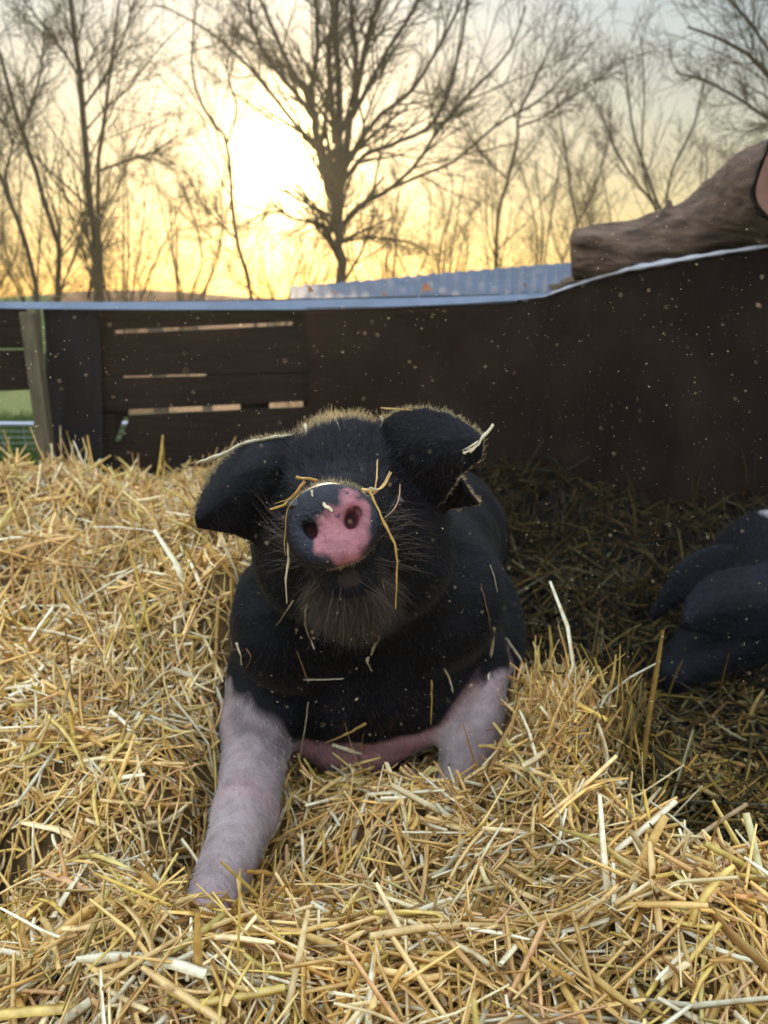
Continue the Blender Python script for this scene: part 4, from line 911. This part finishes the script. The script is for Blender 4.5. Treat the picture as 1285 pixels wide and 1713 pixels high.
scatter(9000, -1.6, -0.15, 1.25, 2.6, (0.02, 0.07), (0.001, 0.0022), 0.04, 0.4, 0.08)
scatter(12000, 0.15, 2.2, 1.1, 3.15, (0.07, 0.20), (0.0018, 0.0042), 0.03, 0.25, 0.05)
scatter(5000, -1.9, 0.6, 2.4, 3.15, (0.06, 0.16), (0.0016, 0.0034), 0.03, 0.3, 0.05)
scatter(5000, -0.7, 0.7, 0.42, 0.95, (0.05, 0.13), (0.0012, 0.0030), 0.012, 0.2, 0.0)
# upright tuft of the bank right of the pig's leg
scatter(1200, 0.24, 0.46, 1.18, 1.45, (0.06, 0.13), (0.0012, 0.0024), 0.03, 0.3, 0.6)
scatter(5000, -0.6, 0.6, -0.3, 0.3, (0.06, 0.13), (0.0016, 0.003), 0.02, 0.2, 0.02)
AP = np.concatenate(ALLP); AR = np.concatenate(ALLR); AC = np.concatenate(ALLC)
M_damp_shade = mat('damp straw with painted shade', attr=True, rough=0.75, spec=0.12, var=((0.5, 0.45, 0.4), 0.42, 0.72), scale=60)
dmp = damp_shade_mask(AP[:, 2, 0], AP[:, 2, 1]) > 0.5
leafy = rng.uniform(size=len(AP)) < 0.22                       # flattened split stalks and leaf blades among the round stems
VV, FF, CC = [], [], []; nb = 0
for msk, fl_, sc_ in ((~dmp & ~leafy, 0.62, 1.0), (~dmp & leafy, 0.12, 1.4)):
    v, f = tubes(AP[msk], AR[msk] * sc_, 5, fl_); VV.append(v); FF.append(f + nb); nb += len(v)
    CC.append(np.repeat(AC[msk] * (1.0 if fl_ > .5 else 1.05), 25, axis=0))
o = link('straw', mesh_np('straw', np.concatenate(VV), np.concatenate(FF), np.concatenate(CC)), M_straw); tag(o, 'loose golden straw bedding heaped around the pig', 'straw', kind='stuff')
o = tubes_obj('damp_shade_straw', AP[dmp], AR[dmp], 5, M_damp_shade, col=AC[dmp], flat=0.6); tag(o, 'dark damp trampled straw with shade painted in, at the right', 'straw', kind='stuff')

# single stalks lying on or hanging from the pig: found on its skin, then laid there
def stalk(pts, w, label, colr=(0.66, 0.50, 0.22), lift=0.004, f=f_pig, mode='skin'):
    Q = []
    last = None
    for (x, y, *yy) in pts:
        if yy: p = at(x, y, yy[0])
        else:
            d = ray(x, y); d /= np.linalg.norm(d); p = f_snap(f, CAM, d)
            if p is None: p = at(x, y, last[1] if last is not None else 1.2)
            p = p - d * lift
        last = p; Q.append(p)
    P, r = respl(Q, [w] * (len(Q) - 1) + [w * 0.6], max(5, 3 * len(Q))); r = r * rng.uniform(0.75, 1.2, len(r)); P[1:-1] += rng.normal(size=P[1:-1].shape) * w * 0.18
    o = tubes_obj('straw_stalk', P[None], r[None], 6, M_straw, col=np.array([colr]) * rng.uniform(0.75, 1.0), flat=0.35)
    tag(o, label, 'straw stalk', 'single straw stalks on the pig'); return o
PALE = (0.78, 0.66, 0.42); GOLD = (0.70, 0.42, 0.11); BRN = (0.42, 0.22, 0.09)
stalk([(330,775,1.06),(360,765,1.07),(410,742),(455,733),(490,728)], .0036, 'long pale stalk lying along the top of the ear on the left', PALE)
stalk([(328,775,1.06),(322,785,1.06),(312,795,1.06)], .0016, 'short bent stalk hanging off the ear tip on the left', BRN)
stalk([(825,710,1.02),(805,735,1.03),(790,752,1.03),(775,757)], .0040, 'broad pale split stalk at the tip of the ear on the right', PALE)
stalk([(800,738,1.03),(785,748,1.03),(770,754,1.05)], .0016, 'thin stalk forking from the pale one on the right ear', PALE)
stalk([(637,682,1.18),(660,684,1.18),(690,686)], .0014, 'thin brown stalk on the top edge of the right ear', GOLD)
stalk([(495,798,.89),(512,801,.89),(530,804,.90)], .0030, 'stalk on the top left rim of the snout disc', GOLD)
stalk([(510,805,.895),(495,825,.90),(478,843,.91),(452,852,.92)], .0020, 'golden stalk curling off the left side of the snout', GOLD)
stalk([(500,820,.895),(482,835,.90),(460,842,.91)], .0014, 'thin gold stalk beside the curling one left of the snout', GOLD)
stalk([(500,828,.89),(482,850,.89),(478,880,.89),(476,912,.89),(478,930,.90)], .0013, 'thin orange stalk running down the left edge of the snout disc', GOLD)
stalk([(482,908,.90),(482,940,.91),(479,970,.92),(480,1008,.93)], .0034, 'broad pale stalk hanging below the left side of the snout', PALE)
stalk([(605,818,.89),(625,820,.89),(640,814,.90),(655,790,.91)], .0018, 'yellow stalk on the top right rim of the snout disc', GOLD)
stalk([(618,822,.885),(632,850,.885),(645,880,.89),(660,910,.90),(664,950,.91),(662,1018,.93)], .0022, 'long gold stalk draped down the right edge of the snout', GOLD)
stalk([(625,826,.89),(630,800,.90),(632,768,.92)], .0012, 'thin upright stalk behind the snout rim', GOLD)
stalk([(620,830,.89),(640,812,.90),(652,788,.92)], .0012, 'thin slanting stalk behind the upright one at the snout rim', GOLD)
stalk([(644,866,.90),(660,850,.93),(668,830,.95),(669,810,.96)], .0010, 'fine curved stem right of the snout', BRN)
stalk([(608,824,.89),(625,818,.89),(632,820,.89)], .0030, 'short pale chip on the upper right snout rim', PALE)
stalk([(540,843),(548,849),(555,856)], .0026, 'short white chip lying on the dark top of the snout disc', PALE)
stalk([(521,820),(522,826),(523,831)], .0016, 'tiny white chip on the upper left of the snout disc', PALE)
stalk([(563,706),(567,712),(569,719)], .0026, 'white chip in the hair on top of the head', PALE)
stalk([(509,708),(512,718),(511,730)], .0026, 'pale bit in the hair at the left of the forelock', PALE)
stalk([(574,702),(577,712),(578,718)], .0014, 'small red brown bit in the hair on top of the head', BRN)
stalk([(637,695),(640,705),(632,718)], .0026, 'pale stalk between forelock and right ear', PALE)
stalk([(640,970),(646,1000),(653,1040)], .0018, 'thin stalk hanging right of the chin', PALE)
stalk([(514,1010),(510,1035),(515,1060),(526,1086)], .0026, 'bent pale stalk on the chest below the left of the chin', PALE)
stalk([(548,1012),(525,1015),(503,1018)], .0014, 'short level stalk left of the chin', PALE)
stalk([(490,1005),(478,1025),(463,1046)], .0020, 'slanting pale stalk left of the chin', PALE)
stalk([(634,1062),(622,1090),(614,1105),(622,1122)], .0032, 'broad kinked pale stalk in the middle of the black chest', PALE)
stalk([(497,1090),(508,1120),(516,1142)], .0016, 'thin brown stalk low on the left of the chest', BRN)
stalk([(508,1137),(540,1137),(575,1135)], .0016, 'level white stalk low on the chest', PALE)
stalk([(516,1175),(510,1220),(502,1270)], .0022, 'upright pale stalk where the chest meets the white leg', PALE)
stalk([(612,1210),(580,1228),(545,1243)], .0026, 'flat yellow stalk on the pink brisket', GOLD)
stalk([(556,1246),(585,1256),(605,1262)], .0042, 'short broad stalk lying on the pink brisket', PALE)
stalk([(608,1228),(602,1265),(588,1300),(582,1335,1.3)], .0020, 'long thin stalk hanging from the brisket to the straw', GOLD)
stalk([(722,1138),(722,1180),(721,1212)], .0022, 'upright gold stalk at the inside of the right front leg', GOLD)
stalk([(742,1118),(752,1135),(758,1158)], .0018, 'bent pale stalk above the right front leg', PALE)
stalk([(805,978),(815,1020),(822,1060)], .0018, 'red brown stalk down the right shoulder', BRN)
stalk([(826,1050),(822,1095),(817,1137)], .0026, 'straight pale stalk at the right shoulder edge', PALE)
stalk([(845,1068),(862,1090),(876,1115),(872,1150)], .0032, 'long bent white stalk on the far right of the body', PALE)
stalk([(820,945),(828,970),(832,990)], .0018, 'short stalk high on the right shoulder', PALE)
stalk([(395,1075),(402,1095),(404,1112)], .0022, 'pale stalk on the left edge of the chest', PALE)
stalk([(412,1085),(420,1100),(412,1118)], .0016, 'curled brown bit on the left of the chest', BRN)
stalk([(700,1300,1.30),(730,1285,1.31),(750,1272,1.31)], .0075, 'short thick yellow stalk against the right front leg', (0.62, 0.5, 0.16))
# long stalks standing out of the bedding in front
def loose(pts, w, label, colr=PALE):
    P, r = respl([at(*q) for q in pts], [w] * (len(pts) - 1) + [w * .7], 12)
    o = tubes_obj('straw_stalk', P[None], r[None], 7, M_straw, col=np.array([colr]), flat=0.6); tag(o, label, 'straw stalk', 'long stalks lying on top of the bedding')
loose([(1130,1340,.95),(1060,1400,.92),(985,1450,.9),(890,1480,.88)], .0055, 'long pale stalk rising to the right above the straw bank')
loose([(1250,1345,.88),(1180,1390,.9),(1095,1450,.9)], .0028, 'thin brown stalk arching over the dark hollow at right', (0.5, .36, .2))
loose([(1248,1360,.78),(1265,1430,.75),(1275,1500,.72),(1240,1570,.70)], .0045, 'upright pale stalk at the right edge', (0.6, .5, .22))
loose([(1000,1210,1.15),(1015,1260,1.14),(1012,1310,1.14)], .003, 'two part white stalk standing at the crest of the bank')
loose([(305,1405,1.05),(330,1440,1.0),(372,1515,.93)], .0038, 'straight white stalk leaning across the white front leg')
loose([(545,1485,.93),(590,1500,.92),(655,1560,.88)], .0052, 'broad white stalk in front of the pig')
loose([(800,1410,1.0),(850,1435,.98),(920,1480,.93)], .0055, 'broad pale stalk slanting below the right front leg')
loose([(505,1395,1.08),(507,1440,1.05),(508,1485,1.02)], .0035, 'short upright white stalk right of the white leg')
loose([(520,1510,.86),(600,1560,.83),(690,1640,.76)], .0035, 'long thin white stalk across the middle foreground', PALE)
loose([(770,1582,.78),(860,1580,.78),(955,1575,.78)], .0034, 'level yellow stalk in the foreground', (0.62, .5, .18))
loose([(700,1540,.80),(735,1585,.78),(768,1645,.75)], .0028, 'thin white stalk slanting down in the centre foreground')
loose([(90,1600,.78),(200,1580,.78),(310,1570,.8)], .0032, 'long brownish stalk lying flat at the lower left', (0.52, .33, .16))
loose([(0,1590,.75),(50,1600,.75),(120,1612,.74)], .0034, 'white stalk at the left edge over the dark hollow')
loose([(730,1678,.68),(800,1668,.68),(890,1664,.69)], .0034, 'flat orange stalk at the bottom centre', (0.58, .34, .13))
loose([(20,1050,1.55),(100,1060,1.53),(190,1090,1.5)], .004, 'pale long stalk on the left heap')
loose([(160,1110,1.4),(180,1160,1.38),(270,1230,1.33),(350,1290,1.28)], .0045, 'long kinked yellow stalk on the left heap', (0.66, .52, .2))
loose([(240,945,1.7),(170,985,1.66),(90,1040,1.62)], .004, 'white stalk slanting across the top of the left heap')

# ------------------------------------------------------------------ dust in the air
n = 6500
yy = rng.uniform(0.45, 3.0, n) ; sx = rng.uniform(-0.62, 0.62, n); sy = rng.uniform(-0.75, 0.32, n)
c = np.stack([sx * yy, yy, 1.0 + sy * yy], 1)
c = np.concatenate([c, np.stack([rng.uniform(-.22, .22, 24), rng.uniform(.33, .45, 24), rng.uniform(.72, 1.02, 24)], 1)])
c = c[(c[:, 2] > H(c[:, 0], c[:, 1]) + 0.12) & (f_pig(c) > 0.02)]
n = len(c); d = unit(rng.normal(size=(n, 3))); L = rng.uniform(0.00018, 0.00055, n) * rng.choice([1, 1, 1, 1, 1, 1, 2.2], n)
P = c[:, None] + d[:, None] * (np.linspace(-1, 1, 3)[None, :, None] * L[:, None, None])
o = tubes_obj('dust', P, np.minimum(L, 0.00036)[:, None] * np.array([[0.6, 1, 0.6]]), 4, M_dust); tag(o, 'fine straw dust floating in the backlit air', 'dust', kind='stuff')

# ------------------------------------------------------------------ glare haze
V = [(x, y, z) for z in (-1.0, 8.0) for x, y in ((-23, -23), (23, -23), (23, 23), (-23, 23))]
hm = bpy.data.materials.new('glare haze'); hm.use_nodes = True; t = hm.node_tree; t.nodes.clear()
pvv = N(t, 'ShaderNodeVolumePrincipled'); pvv.inputs['Color'].default_value = (1.0, 0.96, 0.9, 1); pvv.inputs['Density'].default_value = 0.0018; pvv.inputs['Anisotropy'].default_value = 0.72  # haze volume added to imitate the warm lens veil around the sun
oo = N(t, 'ShaderNodeOutputMaterial'); lk(t, pvv.outputs[0], oo.inputs['Volume'])
o = link('haze', mesh_py('haze', V, [(0, 3, 2, 1), (4, 5, 6, 7), (0, 1, 5, 4), (1, 2, 6, 5), (2, 3, 7, 6), (3, 0, 4, 7)]), hm); tag(o, 'thin golden haze added to imitate the lens veil of the low sun', 'haze', kind='stuff')
